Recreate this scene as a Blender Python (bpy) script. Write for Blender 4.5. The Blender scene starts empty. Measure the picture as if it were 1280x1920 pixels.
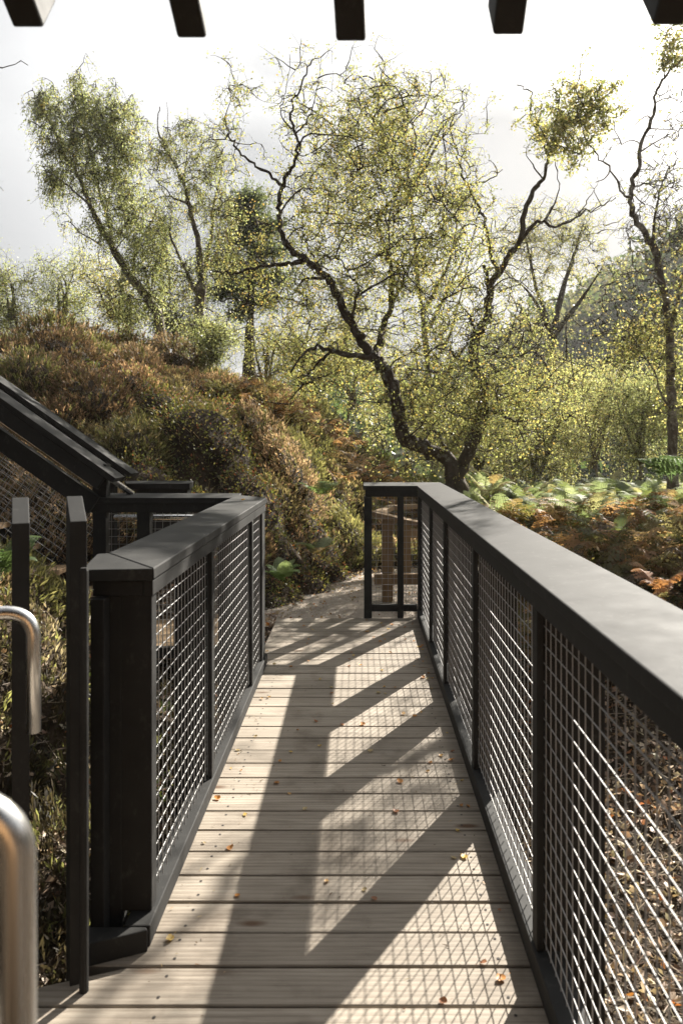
import bpy, math, random
import numpy as np
from mathutils import Vector, Matrix
random.seed(7); RN = np.random.default_rng(11)
SC = bpy.context.scene
COL = SC.collection
F, CX, CY, H = 1400.0, 674.0, 825.0, 1.458
SUNV = np.array([.80, 1.36, 1.0])          # towards the sun, per metre of height

def W(px, py, Z):
    return np.array([(px-CX)/F*Z, Z, H-(py-CY)/F*Z])

# ---------------------------------------------------------------- objects
def tag(o, label=None, cat=None, group=None, kind=None):
    if label: o['label'] = label
    if cat: o['category'] = cat
    if group: o['group'] = group
    if kind: o['kind'] = kind
    return o

def empty(name, loc, label=None, cat=None, group=None):
    o = bpy.data.objects.new(name, None); COL.objects.link(o); o.location = loc
    o.empty_display_size = .1
    return tag(o, label, cat, group)

def link(name, me, mats, parent=None):
    o = bpy.data.objects.new(name, me)
    for m in (mats if isinstance(mats, (list, tuple)) else [mats]): me.materials.append(m)
    COL.objects.link(o)
    if parent is not None:
        o.parent = parent
        o.matrix_parent_inverse = Matrix.Translation(-parent.location)
        o.matrix_parent_inverse = Matrix.Translation(Vector((0, 0, 0)))
        me.transform(Matrix.Translation(-Vector(parent.location)))
    return o

def npmesh(name, V, faces_by_n, cols=None, smooth=False, midx=None):
    """V (N,3); faces_by_n: list of (M,k) int arrays; cols (N,3) point colours"""
    me = bpy.data.meshes.new(name)
    V = np.asarray(V, dtype=np.float32)
    loops = np.concatenate([f.ravel() for f in faces_by_n]).astype(np.int32)
    sizes = np.concatenate([np.full(len(f), f.shape[1], np.int32) for f in faces_by_n])
    starts = np.concatenate([[0], np.cumsum(sizes)[:-1]]).astype(np.int32)
    me.vertices.add(len(V)); me.vertices.foreach_set('co', V.ravel())
    me.loops.add(len(loops)); me.loops.foreach_set('vertex_index', loops)
    me.polygons.add(len(sizes)); me.polygons.foreach_set('loop_start', starts)
    me.polygons.foreach_set('loop_total', sizes)
    if smooth: me.polygons.foreach_set('use_smooth', np.ones(len(sizes), bool))
    if midx is not None: me.polygons.foreach_set('material_index', midx)
    if cols is not None:
        a = me.color_attributes.new('col', 'FLOAT_COLOR', 'POINT')
        c = np.ones((len(V), 4), np.float32); c[:, :3] = cols
        a.data.foreach_set('color', c.ravel())
    me.update(calc_edges=True); me.validate()
    return me

class MB:
    """collects boxes / prisms / tubes, and links them as ONE mesh object"""
    def __init__(s): s.v = []; s.f = []; s.n = 0
    def add(s, V, Fs):
        s.v.append(np.asarray(V, float)); s.f += [tuple(i+s.n for i in f) for f in Fs]; s.n += len(V)
    def hexa(s, P):   # 8 points: bottom 4 ccw, top 4 ccw
        s.add(P, [(3, 2, 1, 0), (4, 5, 6, 7), (0, 1, 5, 4), (1, 2, 6, 5), (2, 3, 7, 6), (3, 0, 4, 7)])
    def box(s, x0, x1, y0, y1, z0, z1):
        s.hexa([(x0, y0, z0), (x1, y0, z0), (x1, y1, z0), (x0, y1, z0), (x0, y0, z1), (x1, y0, z1), (x1, y1, z1), (x0, y1, z1)])
    def obox(s, c, ax, ay, az):
        c, ax, ay, az = map(np.array, (c, ax, ay, az))
        P = [c+sx*ax+sy*ay+sz*az for sz in (-1, 1) for sx, sy in ((-1, -1), (1, -1), (1, 1), (-1, 1))]
        s.hexa(P)
    def tube(s, pts, r, n=10, cap=True):
        pts = np.asarray(pts, float); m = len(pts)
        r = np.broadcast_to(np.asarray(r, float), (m,))
        T = np.gradient(pts, axis=0); T /= np.linalg.norm(T, axis=1)[:, None]+1e-9
        up = np.array([0, 0, 1.]) if abs(T[0, 2]) < .9 else np.array([0, 1., 0])
        V = []
        U = np.cross(T[0], up); U /= np.linalg.norm(U)
        for i in range(m):
            U = U-T[i]*U.dot(T[i]); U /= np.linalg.norm(U)+1e-9
            B = np.cross(T[i], U)
            a = np.linspace(0, 2*np.pi, n, endpoint=False)
            V.append(pts[i]+r[i]*(np.cos(a)[:, None]*U+np.sin(a)[:, None]*B))
        V = np.concatenate(V)
        Fs = [(i*n+k, i*n+(k+1) % n, (i+1)*n+(k+1) % n, (i+1)*n+k) for i in range(m-1) for k in range(n)]
        if cap: Fs += [tuple(range(n-1, -1, -1)), tuple((m-1)*n+k for k in range(n))]
        s.add(V, Fs)
    def mesh(s, name):
        me = bpy.data.meshes.new(name)
        me.from_pydata(np.concatenate(s.v).tolist(), [], s.f); me.update()
        return me
    def build(s, name, mat, parent=None, bevel=0, smooth=False):
        me = s.mesh(name)
        if smooth: me.polygons.foreach_set('use_smooth', [True]*len(me.polygons))
        o = link(name, me, mat, parent)
        if bevel:
            b = o.modifiers.new('bevel', 'BEVEL'); b.width = bevel; b.segments = 2; b.limit_method = 'ANGLE'
        return o

# ---------------------------------------------------------------- materials
def mat(name):
    m = bpy.data.materials.new(name); m.use_nodes = True
    nt = m.node_tree; nt.nodes.clear()
    out = nt.nodes.new('ShaderNodeOutputMaterial')
    return m, nt, out
def nd(nt, t, **kw):
    n = nt.nodes.new(t)
    for k, v in kw.items():
        if k in n.inputs.keys() if False else False: pass
        setattr(n, k, v)
    return n
def ramp(nt, fac, stops):
    r = nt.nodes.new('ShaderNodeValToRGB'); e = r.color_ramp.elements
    while len(e) < len(stops): e.new(.5)
    for i, (p, c) in enumerate(stops): e[i].position = p; e[i].color = (*c, 1) if len(c) == 3 else c
    nt.links.new(fac, r.inputs[0]); return r.outputs[0]
def noise(nt, vec, scale, detail=4, rough=.55, dist=0):
    n = nt.nodes.new('ShaderNodeTexNoise'); n.inputs['Scale'].default_value = scale
    n.inputs['Detail'].default_value = detail; n.inputs['Roughness'].default_value = rough; n.inputs['Distortion'].default_value = dist
    if vec is not None: nt.links.new(vec, n.inputs['Vector'])
    return n.outputs['Fac']
def objco(nt, scale=(1, 1, 1)):
    t = nt.nodes.new('ShaderNodeNewGeometry'); mp = nt.nodes.new('ShaderNodeMapping')
    mp.inputs['Scale'].default_value = scale
    nt.links.new(t.outputs['Position'], mp.inputs['Vector']); return mp.outputs[0]
def mixc(nt, fac, a, b, mode='MIX'):
    m = nt.nodes.new('ShaderNodeMix'); m.data_type = 'RGBA'; m.blend_type = mode
    for k, v in ((0, fac), (6, a), (7, b)):
        if isinstance(v, (int, float)): m.inputs[k].default_value = v
        elif isinstance(v, tuple): m.inputs[k].default_value = (*v, 1)
        else: nt.links.new(v, m.inputs[k])
    return m.outputs[2]
def bump(nt, h, strength, dist):
    b = nt.nodes.new('ShaderNodeBump'); b.inputs['Strength'].default_value = strength; b.inputs['Distance'].default_value = dist
    nt.links.new(h, b.inputs['Height']); return b.outputs[0]
def pbsdf(nt, out, color, rough, metal=0, normal=None, spec=.5):
    p = nt.nodes.new('ShaderNodeBsdfPrincipled')
    for k, v in (('Base Color', color), ('Roughness', rough), ('Metallic', metal), ('Specular IOR Level', spec)):
        if isinstance(v, tuple): p.inputs[k].default_value = (*v, 1)
        elif isinstance(v, (int, float)): p.inputs[k].default_value = v
        else: nt.links.new(v, p.inputs[k])
    if normal is not None: nt.links.new(normal, p.inputs['Normal'])
    nt.links.new(p.outputs[0], out.inputs[0]); return p

def m_paint():
    m, nt, out = mat('charcoal_paint'); v = objco(nt)
    n1 = noise(nt, v, 9, 6, .6); n2 = noise(nt, v, 160, 3, .6)
    c = ramp(nt, n1, [(.3, (.026, .0257, .025)), (.7, (.038, .0375, .0365))]); n3 = noise(nt, objco(nt, (1, 1, .6)), 26, 6, .75)
    c = mixc(nt, ramp(nt, n3, [(.56, (0, 0, 0)), (.74, (.55, .55, .55))]), c, (.095, .092, .086))
    r = ramp(nt, n1, [(.3, (.66, .66, .66)), (.75, (.78, .78, .78))])
    pbsdf(nt, out, c, r, 0, bump(nt, n2, .12, .002), .16); return m
def m_metal(name, col, r0, r1, sc):
    m, nt, out = mat(name); v = objco(nt, sc)
    n = noise(nt, v, 40, 4, .6)
    r = ramp(nt, n, [(.3, (r0,)*3), (.7, (r1,)*3)])
    pbsdf(nt, out, col, r, 1.0, bump(nt, n, .05, .001)); return m
def m_deck():
    m, nt, out = mat('weathered_decking')
    a = nt.nodes.new('ShaderNodeAttribute'); a.attribute_name = 'col'
    v0 = objco(nt, (1.2, 14, 1))
    add = nt.nodes.new('ShaderNodeVectorMath'); add.operation = 'ADD'
    sc = nt.nodes.new('ShaderNodeVectorMath'); sc.operation = 'SCALE'; sc.inputs['Scale'].default_value = 37
    nt.links.new(a.outputs['Color'], sc.inputs[0]); nt.links.new(v0, add.inputs[0]); nt.links.new(sc.outputs[0], add.inputs[1])
    v = add.outputs[0]
    g1 = noise(nt, v, 1.6, 5, .55, 1.2)
    w = nt.nodes.new('ShaderNodeTexWave'); w.wave_type = 'BANDS'; w.bands_direction = 'Y'
    w.inputs['Scale'].default_value = 1.1; w.inputs['Distortion'].default_value = 7; w.inputs['Detail'].default_value = 3; w.inputs['Detail Scale'].default_value = .55
    nt.links.new(v, w.inputs['Vector'])
    fine = noise(nt, objco(nt, (8, 220, 1)), 1.0, 3, .6)
    blot = noise(nt, objco(nt, (1, 1, 1)), 3.2, 5, .62)
    base = ramp(nt, g1, [(.25, (.215, .183, .148)), (.5, (.315, .275, .228)), (.75, (.400, .357, .302))])
    grain = ramp(nt, w.outputs['Fac'], [(.0, (.80, .77, .73)), (.3, (1, 1, 1)), (1, (1.04, 1.04, 1.03))])
    c = mixc(nt, .75, base, grain, 'MULTIPLY')
    c = mixc(nt, .8, c, ramp(nt, fine, [(.28, (.78, .76, .74)), (.5, (1, 1, 1)), (.8, (1.08, 1.08, 1.08))]), 'MULTIPLY')
    c = mixc(nt, .8, c, ramp(nt, blot, [(.32, (.55, .52, .49)), (.48, (1, 1, 1)), (.7, (1.12, 1.12, 1.12))]), 'MULTIPLY')
    kn = nt.nodes.new('ShaderNodeTexVoronoi'); kn.inputs['Scale'].default_value = 1.0
    nt.links.new(objco(nt, (2.1, 5.5, .01)), kn.inputs['Vector'])
    c = mixc(nt, ramp(nt, kn.outputs['Distance'], [(.05, (1, 1, 1)), (.12, (.0, .0, .0))]), c, (.12, .07, .04))
    c = mixc(nt, 1.0, c, ramp(nt, a.outputs['Fac'], [(0, (.74, .72, .70)), (1, (1.18, 1.17, 1.15))]), 'MULTIPLY')
    h = mixc(nt, .5, fine, w.outputs['Fac'])
    pbsdf(nt, out, c, ramp(nt, g1, [(.3, (.62,)*3), (.7, (.78,)*3)]), 0, bump(nt, h, .35, .003), .3); return m
def m_simple(name, stops, scale, rough=.85, bstr=.5, bdist=.02, sc=(1, 1, 1), detail=6):
    m, nt, out = mat(name); v = objco(nt, sc)
    n = noise(nt, v, scale, detail, .62); n2 = noise(nt, v, scale*7, 3, .6)
    c = ramp(nt, n, stops); c = mixc(nt, .5, c, ramp(nt, n2, [(.3, (.6, .6, .6)), (.7, (1.25, 1.25, 1.25))]), 'MULTIPLY')
    pbsdf(nt, out, c, rough, 0, bump(nt, n2, bstr, bdist), .25); return m
def m_leaf(name, transl=.45, gloss=.08, gr=.35, mult=1.0):
    m, nt, out = mat(name)
    a = nt.nodes.new('ShaderNodeAttribute'); a.attribute_name = 'col'
    d = nt.nodes.new('ShaderNodeBsdfDiffuse'); t = nt.nodes.new('ShaderNodeBsdfTranslucent'); g = nt.nodes.new('ShaderNodeBsdfGlossy')
    g.inputs['Roughness'].default_value = gr; g.inputs['Color'].default_value = (1, 1, 1, 1)
    c = mixc(nt, 1.0, a.outputs['Color'], (mult,)*3, 'MULTIPLY') if mult != 1 else a.outputs['Color']
    nt.links.new(c, d.inputs[0])
    tc = mixc(nt, 1.0, c, (1.28, 1.28, .95), 'MULTIPLY'); nt.links.new(tc, t.inputs[0])
    m1 = nt.nodes.new('ShaderNodeMixShader'); m1.inputs[0].default_value = transl
    nt.links.new(d.outputs[0], m1.inputs[1]); nt.links.new(t.outputs[0], m1.inputs[2])
    m2 = nt.nodes.new('ShaderNodeMixShader'); m2.inputs[0].default_value = gloss
    nt.links.new(m1.outputs[0], m2.inputs[1]); nt.links.new(g.outputs[0], m2.inputs[2])
    nt.links.new(m2.outputs[0], out.inputs[0]); return m
def m_bark(name, dark, light, amt):
    m, nt, out = mat(name); v = objco(nt, (1, 1, .45))
    n = noise(nt, v, 22, 6, .7); n2 = noise(nt, objco(nt), 7, 4, .6); n3 = noise(nt, objco(nt, (1, 1, 5)), 30, 3, .6)
    c = ramp(nt, n, [(.3, dark), (.72, tuple(min(1, x*2.6) for x in dark))])
    c = mixc(nt, ramp(nt, n2, [(amt, (0, 0, 0)), (amt+.08, (1, 1, 1))]), c, mixc(nt, ramp(nt, n3, [(.45, (0, 0, 0)), (.55, (1, 1, 1))]), light, tuple(x*.5 for x in light)))
    pbsdf(nt, out, c, .85, 0, bump(nt, n, .9, .03), .2); return m

M = {}
M['paint'] = m_paint()
M['steel'] = m_metal('brushed_steel', (.78, .77, .75), .20, .34, (1, 1, .05))
M['wire'] = m_metal('galvanised_wire', (.40, .395, .39), .50, .64, (1, 1, 1))
for _n in M['wire'].node_tree.nodes:
    if _n.type == 'BSDF_PRINCIPLED': _n.inputs['Metallic'].default_value = .45; _n.inputs['Specular IOR Level'].default_value = .3
M['deck'] = m_deck()
M['screw'] = m_simple('deck_screw', [(.3, (.025, .022, .02)), (.7, (.06, .05, .045))], 50, .6)
M['timber'] = m_simple('fence_timber', [(.3, (.20, .13, .07)), (.7, (.38, .27, .16))], 6, .8, .3, .004, (12, 12, 1))
M['warmtimber'] = m_simple('added_wall_timber', [(.3, (.22, .12, .055)), (.7, (.32, .19, .09))], 4, .7, .3, .004, (9, 9, 1))  # warm tone of the added wall, mirrored in the steel
M['soil'] = m_simple('dark_soil', [(.3, (.022, .016, .010)), (.7, (.075, .052, .032))], 5, .95, .9, .04)
M['gravel'] = m_simple('gravel', [(.3, (.36, .30, .24)), (.7, (.58, .50, .42))], 14, .9, 1, .02)
M['rock'] = m_simple('rock', [(.3, (.13, .115, .095)), (.6, (.30, .27, .23)), (.75, (.42, .40, .36))], 3, .9, .9, .05)
M['hillfar'] = m_simple('hill_soil', [(.3, (.03, .035, .015)), (.7, (.07, .07, .03))], .2, .95)
M['bark'] = m_bark('gnarled_bark', (.048, .038, .029), (.27, .26, .22), .56)
M['birch'] = m_bark('birch_bark', (.075, .062, .050), (.42, .39, .34), .48)
M['twig'] = m_simple('twig_bark', [(.3, (.04, .028, .020)), (.7, (.085, .06, .042))], 20, .8)
M['leaf'] = m_leaf('tree_leaf', .55, .05, .45)
M['heather'] = m_leaf('heather_sprig', .5, .03, .5)
M['fern'] = m_leaf('fern_frond', .48, .025, .5)
M['litter'] = m_leaf('dry_leaf', .25, .03, .45)

# ---------------------------------------------------------------- deck
def deck_poly(y0, y1):
    return
mb_planks = []
V = []; Fq = []; cols = []; mi = []
P = .1445
# plank seams measured: a seam at y = 1400*H/(1885-825)
seam0 = F*H/(1885-CY)
def left_edge(y):
    if y > 2.05: return -.70
    if y > 1.97: return -.74 - (2.05-y)*2.2
    return -1.35
def addbox(x0, x1, y0, y1, z0, z1, c, m=0, tilt=0):
    b = len(V)*1
    pts = [(x0, y0, z0), (x1, y0, z0), (x1, y1, z0), (x0, y1, z0), (x0, y0, z1), (x1, y0, z1+tilt), (x1, y1, z1+tilt), (x0, y1, z1)]
    V.extend(pts); cols.extend([c]*8)
    for f in [(3, 2, 1, 0), (4, 5, 6, 7), (0, 1, 5, 4), (1, 2, 6, 5), (2, 3, 7, 6), (3, 0, 4, 7)]:
        Fq.append([b+i for i in f]); mi.append(m)
k = -10
while True:
    y0 = seam0+k*P; y1 = y0+P-.008
    if y0 > 6.04: break
    k += 1
    y1 = min(y1, 6.13)
    r = random.random(); c = (r, random.random(), random.random()); c = tuple(.1+.8*x for x in c)
    dz = random.uniform(-.0015, .0015)
    if y1 < 2.03:
        addbox(-1.30, .56, y0, y1, -.03, dz, c)
    elif y0 < 2.03:      # board cut off at an angle under the slatted balustrade
        b = len(V); xa = -.64-(2.064-y0)*2.9; xb = -.64-(2.064-y1)*2.9
        V.extend([(xa, y0, -.03), (.56, y0, -.03), (.56, y1, -.03), (xb, y1, -.03), (xa, y0, dz), (.56, y0, dz), (.56, y1, dz), (xb, y1, dz)]); cols.extend([c]*8)
        for f in [(3, 2, 1, 0), (4, 5, 6, 7), (0, 1, 5, 4), (1, 2, 6, 5), (2, 3, 7, 6), (3, 0, 4, 7)]:
            Fq.append([b+i for i in f]); mi.append(0)
    else:
        addbox(-.675 if y0 > 2.1 else -.80, .56, y0, y1, -.03, dz, c)
    for xs in (-.52, .39):
        for ys in (y0+.03, y1-.03):
            xx = xs+random.uniform(-.006, .006); yy = ys+random.uniform(-.004, .004)
            b = len(V); n = 8; rr = .0046
            for j in range(n):
                V.append((xx+rr*math.cos(j*math.pi/4), yy+rr*math.sin(j*math.pi/4), dz+.0012)); cols.append((.5, .5, .5))
            Fq.append([b+j for j in range(n)]); mi.append(1)
me = bpy.data.meshes.new('boardwalk')
me.from_pydata(V, [], Fq); me.polygons.foreach_set('material_index', mi)
a = me.color_attributes.new('col', 'FLOAT_COLOR', 'POINT')
a.data.foreach_set('color', np.hstack([np.array(cols), np.ones((len(cols), 1))]).ravel()); me.update()
boardwalk = tag(link('boardwalk', me, [M['deck'], M['screw']]), kind='structure')
bv = boardwalk.modifiers.new('bevel', 'BEVEL'); bv.width = .003; bv.segments = 1; bv.limit_method = 'ANGLE'
mb = MB()
for x in (-.60, -.1, .42): mb.box(x-.03, x+.03, .2, 6.0, -.20, -.033)
mb.box(-.66, .55, 6.02, 6.10, -.20, -.033)
mb.box(-1.28, -.665, 1.90, 1.95, -.20, -.033)
tag(mb.build('deck_joists', M['timber']), kind='structure')

# ---------------------------------------------------------------- wire mesh panels
def wire_panel(o, u, v, lu, lv, parent, s=.05, r=.0016, uo=.02, vo=.02, n=None, name='mesh_panel'):
    """o origin, u/v unit vectors, lengths lu/lv"""
    o, u, v = map(lambda a: np.array(a, float), (o, u, v)); u /= np.linalg.norm(u)
    v = v/np.linalg.norm(v); nn = np.cross(u, v)
    mb = MB()
    t = uo
    while t < lu:
        mb.tube([o+u*t+nn*r, o+u*t+v*lv+nn*r], r, 6, False); t += s
    t = vo
    while t < lv:
        mb.tube([o+v*t-nn*r, o+v*t+u*lu-nn*r], r, 6, False); t += s
    return mb.build(name, M['wire'], parent, smooth=True)

# ---------------------------------------------------------------- right railing
ZT = 1.084; ZF = 1.0
def tapered_cap(mb, x0, x1, y0, y1, zi, zo, th=.034):
    """cap running along y; z at x0 = zi, at x1 = zo"""
    mb.hexa([(x0, y0, zi-th), (x1, y0, zo-th), (x1, y1, zo-th), (x0, y1, zi-th), (x0, y0, zi), (x1, y0, zo), (x1, y1, zo), (x0, y1, zi)])
PT = M['paint']
rr = empty('railing', (.58, 3.2, 0), 'long charcoal mesh railing with wide cap along the whole right side of the deck', 'railing')
# far corner mitre: inner corner (xi, YR0), outer corner (xo, YR1)
XI, XO, YR0, YR1 = .467, .680, 6.10, 6.31; ZO = 1.101
mb = MB()
mb.hexa([(XI, -.6, ZT-.034), (XO, -.6, ZO-.034), (XO, YR1, ZO-.034), (XI, YR0, ZT-.034), (XI, -.6, ZT), (XO, -.6, ZO), (XO, YR1, ZO), (XI, YR0, ZT)])
mb.build('cap_rail', PT, rr, .004)
mb = MB(); XE = .03
mb.hexa([(XE, YR0, ZT-.034), (XI-.001, YR0, ZT-.034), (XO-.001, YR1, ZO-.034), (XE, YR1, ZO-.034), (XE, YR0, ZT), (XI-.001, YR0, ZT), (XO-.001, YR1, ZO), (XE, YR1, ZO)])
mb.build('cap_rail', PT, rr, .004)
mb = MB(); mb.box(.474, .505, -.6, 6.125, ZF, ZT-.035); mb.box(.64, .668, -.6, 6.27, ZF+.02, ZO-.042)
mb.build('fascia_board', PT, rr, .003)
mb = MB(); mb.box(.045, .473, 6.122, 6.16, ZF-.008, ZT-.035)
mb.build('fascia_board', PT, rr, .003)
mb = MB(); mb.box(.469, .545, -.6, 6.10, .006, .078)
mb.build('kerb_rail', PT, rr, .004)
mb = MB(); mb.box(.477, .495, -.6, 6.05, .10, .128)
posts_y = [-.45, .95, 2.067, 3.18, 4.28, 5.14]
for y in posts_y:
    mb = MB(); mb.box(.477, .496, y-.055, y, .079, ZF-.001)
    mb.box(.504, .662, y-.052, y-.003, -.75 if True else 0, ZF+.015)
    mb.build('post', PT, rr, .003)
mb = MB(); mb.box(.474, .560, 6.04, 6.12, -.3, ZF-.001); mb.box(.561, .662, 6.16, 6.24, -.3, ZF-.001); mb.build('corner_post', PT, rr, .003)
mb = MB(); mb.box(.036, .100, 6.105, 6.24, -.08, ZF-.010); mb.build('post', PT, rr, .003)
mb = MB(); mb.box(.312, .360, 6.125, 6.20, -.08, ZF-.010); mb.build('post', PT, rr, .003)
mb = MB(); mb.box(.101, .473, 6.128, 6.17, .050, .105); mb.build('bottom_rail', PT, rr, .003)
edges = [-.45]+posts_y[1:]+[6.04+.055]
for a0, a1 in zip(edges[:-1], edges[1:]):
    b1 = a1-.054
    wire_panel((.4995, a0-.02, .085), (0, 1, 0), (0, 0, 1), b1-a0+.04, ZF-.09, rr, uo=.03, vo=.02)
wire_panel((.09, 6.185, .09), (1, 0, 0), (0, 0, 1), .39, ZF-.10, rr, uo=.045, vo=.02)

# ---------------------------------------------------------------- left railing
lr = empty('railing', (-.69, 3.5, 0), 'short charcoal mesh railing with wide cap on the left side of the deck', 'railing')
XA, XB, YA, YB = -.600, -.795, 2.18, 4.85
mb = MB()
mb.hexa([(XB, YA+.19, ZO-.034), (XA, YA, ZT-.034), (XA, YB, ZT-.034), (XB, YB, ZO-.034), (XB, YA+.19, ZO), (XA, YA, ZT), (XA, YB, ZT), (XB, YB, ZO)])
mb.build('cap_rail', PT, lr, .004)
mb = MB()
mb.hexa([(XB-.004, YA-.035, ZT-.033), (XA-.002, YA-.002, ZT-.036), (XB, YA+.187, ZO-.036), (XB-.03, YA+.17, ZO-.036),
         (XB-.004, YA-.035, ZT+.001), (XA-.002, YA-.002, ZT-.001), (XB, YA+.187, ZO-.001), (XB-.03, YA+.17, ZO-.001)])
mb.build('cap_end', PT, lr, .003)
mb = MB(); mb.box(-.634, -.606, YA+.012, YB-.02, ZF, ZT-.038); mb.box(-.78, -.752, YA+.2, YB-.02, ZF+.02, ZO-.045)
mb.build('fascia_board', PT, lr, .003)
mb = MB(); mb.box(-.78, -.635, YA+.012, YA+.045, ZF+.0, ZT-.04); mb.build('fascia_board', PT, lr, .003)
mb = MB()   # kerb with slanting near end
mb.box(-.676, -.600, 2.14, 4.87, .004, .066)
mb.hexa([(-.80, 2.045, .0), (-.602, 2.125, .0), (-.610, 2.139, .0), (-.80, 2.139, .0), (-.80, 2.045, .064), (-.602, 2.125, .064), (-.610, 2.139, .064), (-.80, 2.139, .064)])
mb.build('kerb_rail', PT, lr, .004)
for y in (3.12, 4.27):
    mb = MB(); mb.box(-.625, -.606, y-.05, y, .067, ZF-.001); mb.box(-.765, -.633, y-.048, y-.002, -.5, ZF+.015)
    mb.build('post', PT, lr, .003)
mb = MB(); mb.box(-.76, -.612, 4.70, 4.83, -.4, ZF-.001); mb.build('corner_post', PT, lr, .003)
mb = MB(); mb.box(-.702, -.613, 2.205, 2.26, .067, ZF-.001); mb.box(-.736, -.7005, 2.20, 2.222, .01, ZF-.0015); mb.box(-.775, -.735, 2.15, 2.24, -.4, ZF-.001); mb.box(-.7345, -.7005, 2.225, 2.255, .01, ZF-.001)
mb.build('end_post', PT, lr, .003)
for a0, a1 in ((2.262, 3.071), (3.121, 4.221), (4.272, 4.70)):
    wire_panel((-.6285, a0-.01, .075), (0, 1, 0), (0, 0, 1), a1-a0+.02, ZF-.08, lr, uo=.03, vo=.03)

# ---------------------------------------------------------------- angled slatted balustrade on the left + steel handrails
bl = empty('slatted_balustrade', (-.85, 2.0, 0), 'angled balustrade of tall charcoal uprights with slanting tops left of the mesh railing', 'balustrade')
dax = np.array([.42, -.907, 0]); dax /= np.linalg.norm(dax)    # towards the camera
wax = np.array([dax[1]*-1, dax[0], 0])                          # to the right
for cx, cy in ((-.752, 2.00), (-.884, 1.95), (-1.02, 1.90), (-1.15, 1.85)):
    c = np.array([cx, cy, 0]); w = wax*.0215; d = -dax*.155
    zf, zb, z0 = 1.240, 1.298, -.09
    mb = MB()
    P8 = [c-w, c+w, c+w+d, c-w+d]
    mb.hexa([p+np.array([0, 0, z0]) for p in P8]+[P8[0]+[0, 0, zf], P8[1]+[0, 0, zf], P8[2]+[0, 0, zb], P8[3]+[0, 0, zb]])
    mb.build('upright', PT, bl, .002)
mb = MB(); mb.tube([(-.728, 1.975, .0), (-.728, 1.975, 1.112), (-.728, 1.975, 1.12)], [.0125, .0125, .009], 10)
mb.build('round_stile', PT, bl)
mb = MB()
mb.obox(np.array([-.97, 1.995, -.115]), wax*.30, dax*.03, (0, 0, .022)); mb.build('bottom_rail', PT, bl, .003)

def bend(p0, p1, p2, rad, n=10):
    """polyline p0 - rounded corner at p1 - p2"""
    p0, p1, p2 = map(lambda a: np.array(a, float), (p0, p1, p2))
    a = p0-p1; a /= np.linalg.norm(a); b = p2-p1; b /= np.linalg.norm(b)
    s = p1+a*rad; e = p1+b*rad
    return [p0]+[(1-t)**2*s+2*t*(1-t)*(p1+(a+b)*rad*.12)+t*t*e for t in np.linspace(0, 1, n)]+[p2]
hr = MB(); c = np.array([-.7675, 1.76, 0]); zt = H-(1146-CY)/F*1.76
hr.tube(bend(c+[-.55, -.16, zt], c+[0, 0, zt], c+[0, 0, H-(1372-CY)/F*1.76], .055), .0165, 20)
o = hr.build('handrail', M['steel'], None, smooth=True)
tag(o, 'slim brushed steel handrail bending down to an open end in front of the tall uprights', 'handrail')
hr = MB(); ZN = .70; xx = (35-CX)/F*ZN; zt = H-(1500-CY)/F*ZN
hr.tube(bend((xx-.45, ZN-.10, zt), (xx-.002, ZN, zt), (xx+.004, ZN-.005, .02), .05), .0172, 28)
o = hr.build('handrail', M['steel'], None, smooth=True)
tag(o, 'nearest brushed steel handrail, curving down at the bottom left corner of the picture', 'handrail')

# ---------------------------------------------------------------- canopy rafters overhead
cn = empty('canopy', (0.1, .6, 2.9), 'overhead canopy whose dark sloping rafter ends hang into the top of the picture', 'canopy')
slats = [(54, 59, 58), (360, 79, 55), (658, 85, 56), (952, 73, 57), (1251, 55, 58)]
ZE = 1.45; dirv = np.array([66/F, 1, -975/F]); dirv /= np.linalg.norm(dirv)
for px, py, w in slats:
    e = W(px, py-6, ZE)
    hw = w/2/F*ZE
    u = np.array([1, 0, 0.]); n2 = np.cross(u, dirv); n2 /= np.linalg.norm(n2)
    if n2[2] < 0: n2 = -n2
    L = 1.5
    c = e-dirv*L/2+n2*.055
    mb = MB(); mb.obox(c, u*hw, dirv*L/2, n2*.055)
    mb.build('rafter', PT, cn, .006)
mb = MB(); mb.box(-2.2, 2.6, -2.9, -.1, 2.98, 3.06); mb.build('added_roof', PT, cn)  # added unseen roof, keeps bright sky off the dark paint
for x in (-2.2, 2.54):
    mb = MB(); mb.box(x, x+.07, -2.9, -2.8, -.6, 2.98); mb.build('column', PT, cn)
mb = MB(); mb.box(-2.12, 2.53, -2.88, -2.82, -.1, 2.97); mb.build('added_wall', M['warmtimber'], cn)  # added unseen wall, blocks sky behind the camera and warms the steel reflections
mb = MB(); e = W(658, 85, ZE)-dirv*1.25+n2*.16
mb.obox(e, (1.1, 0, 0), dirv*.04, n2*.05); mb.build('cross_beam', PT, cn, .004)

# ---------------------------------------------------------------- landing and stairs, left behind
ld = empty('landing_railing', (-1.3, 4.85, 0), 'dark level railing at the stair foot, joining the far end of the short mesh railing', 'railing')
XL = (163-CX)/F*4.85
mb = MB()
mb.hexa([(XL, 4.86, 1.045), (-.797, 4.86, 1.045), (-.797, 5.05, 1.062), (XL, 5.05, 1.062), (XL, 4.86, 1.082), (-.797, 4.86, 1.082), (-.797, 5.05, 1.099), (XL, 5.05, 1.099)])
mb.build('cap_rail', PT, ld, .004)
mb = MB(); mb.box(XL+.02, -.80, 4.872, 4.905, .985, 1.044); mb.build('fascia_board', PT, ld, .002)
for x0, x1 in ((176, 201), (258, 283), (410, 425)):
    mb = MB(); mb.box((x0-CX)/F*4.9, (x1-CX)/F*4.9, 4.88, 4.97, -.5, .984 if x0 > 180 else 1.30); mb.build('post', PT, ld, .003)
mb = MB(); mb.box(XL+.02, -.80, 4.88, 4.93, .03, .10); mb.build('bottom_rail', PT, ld, .003)
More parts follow.
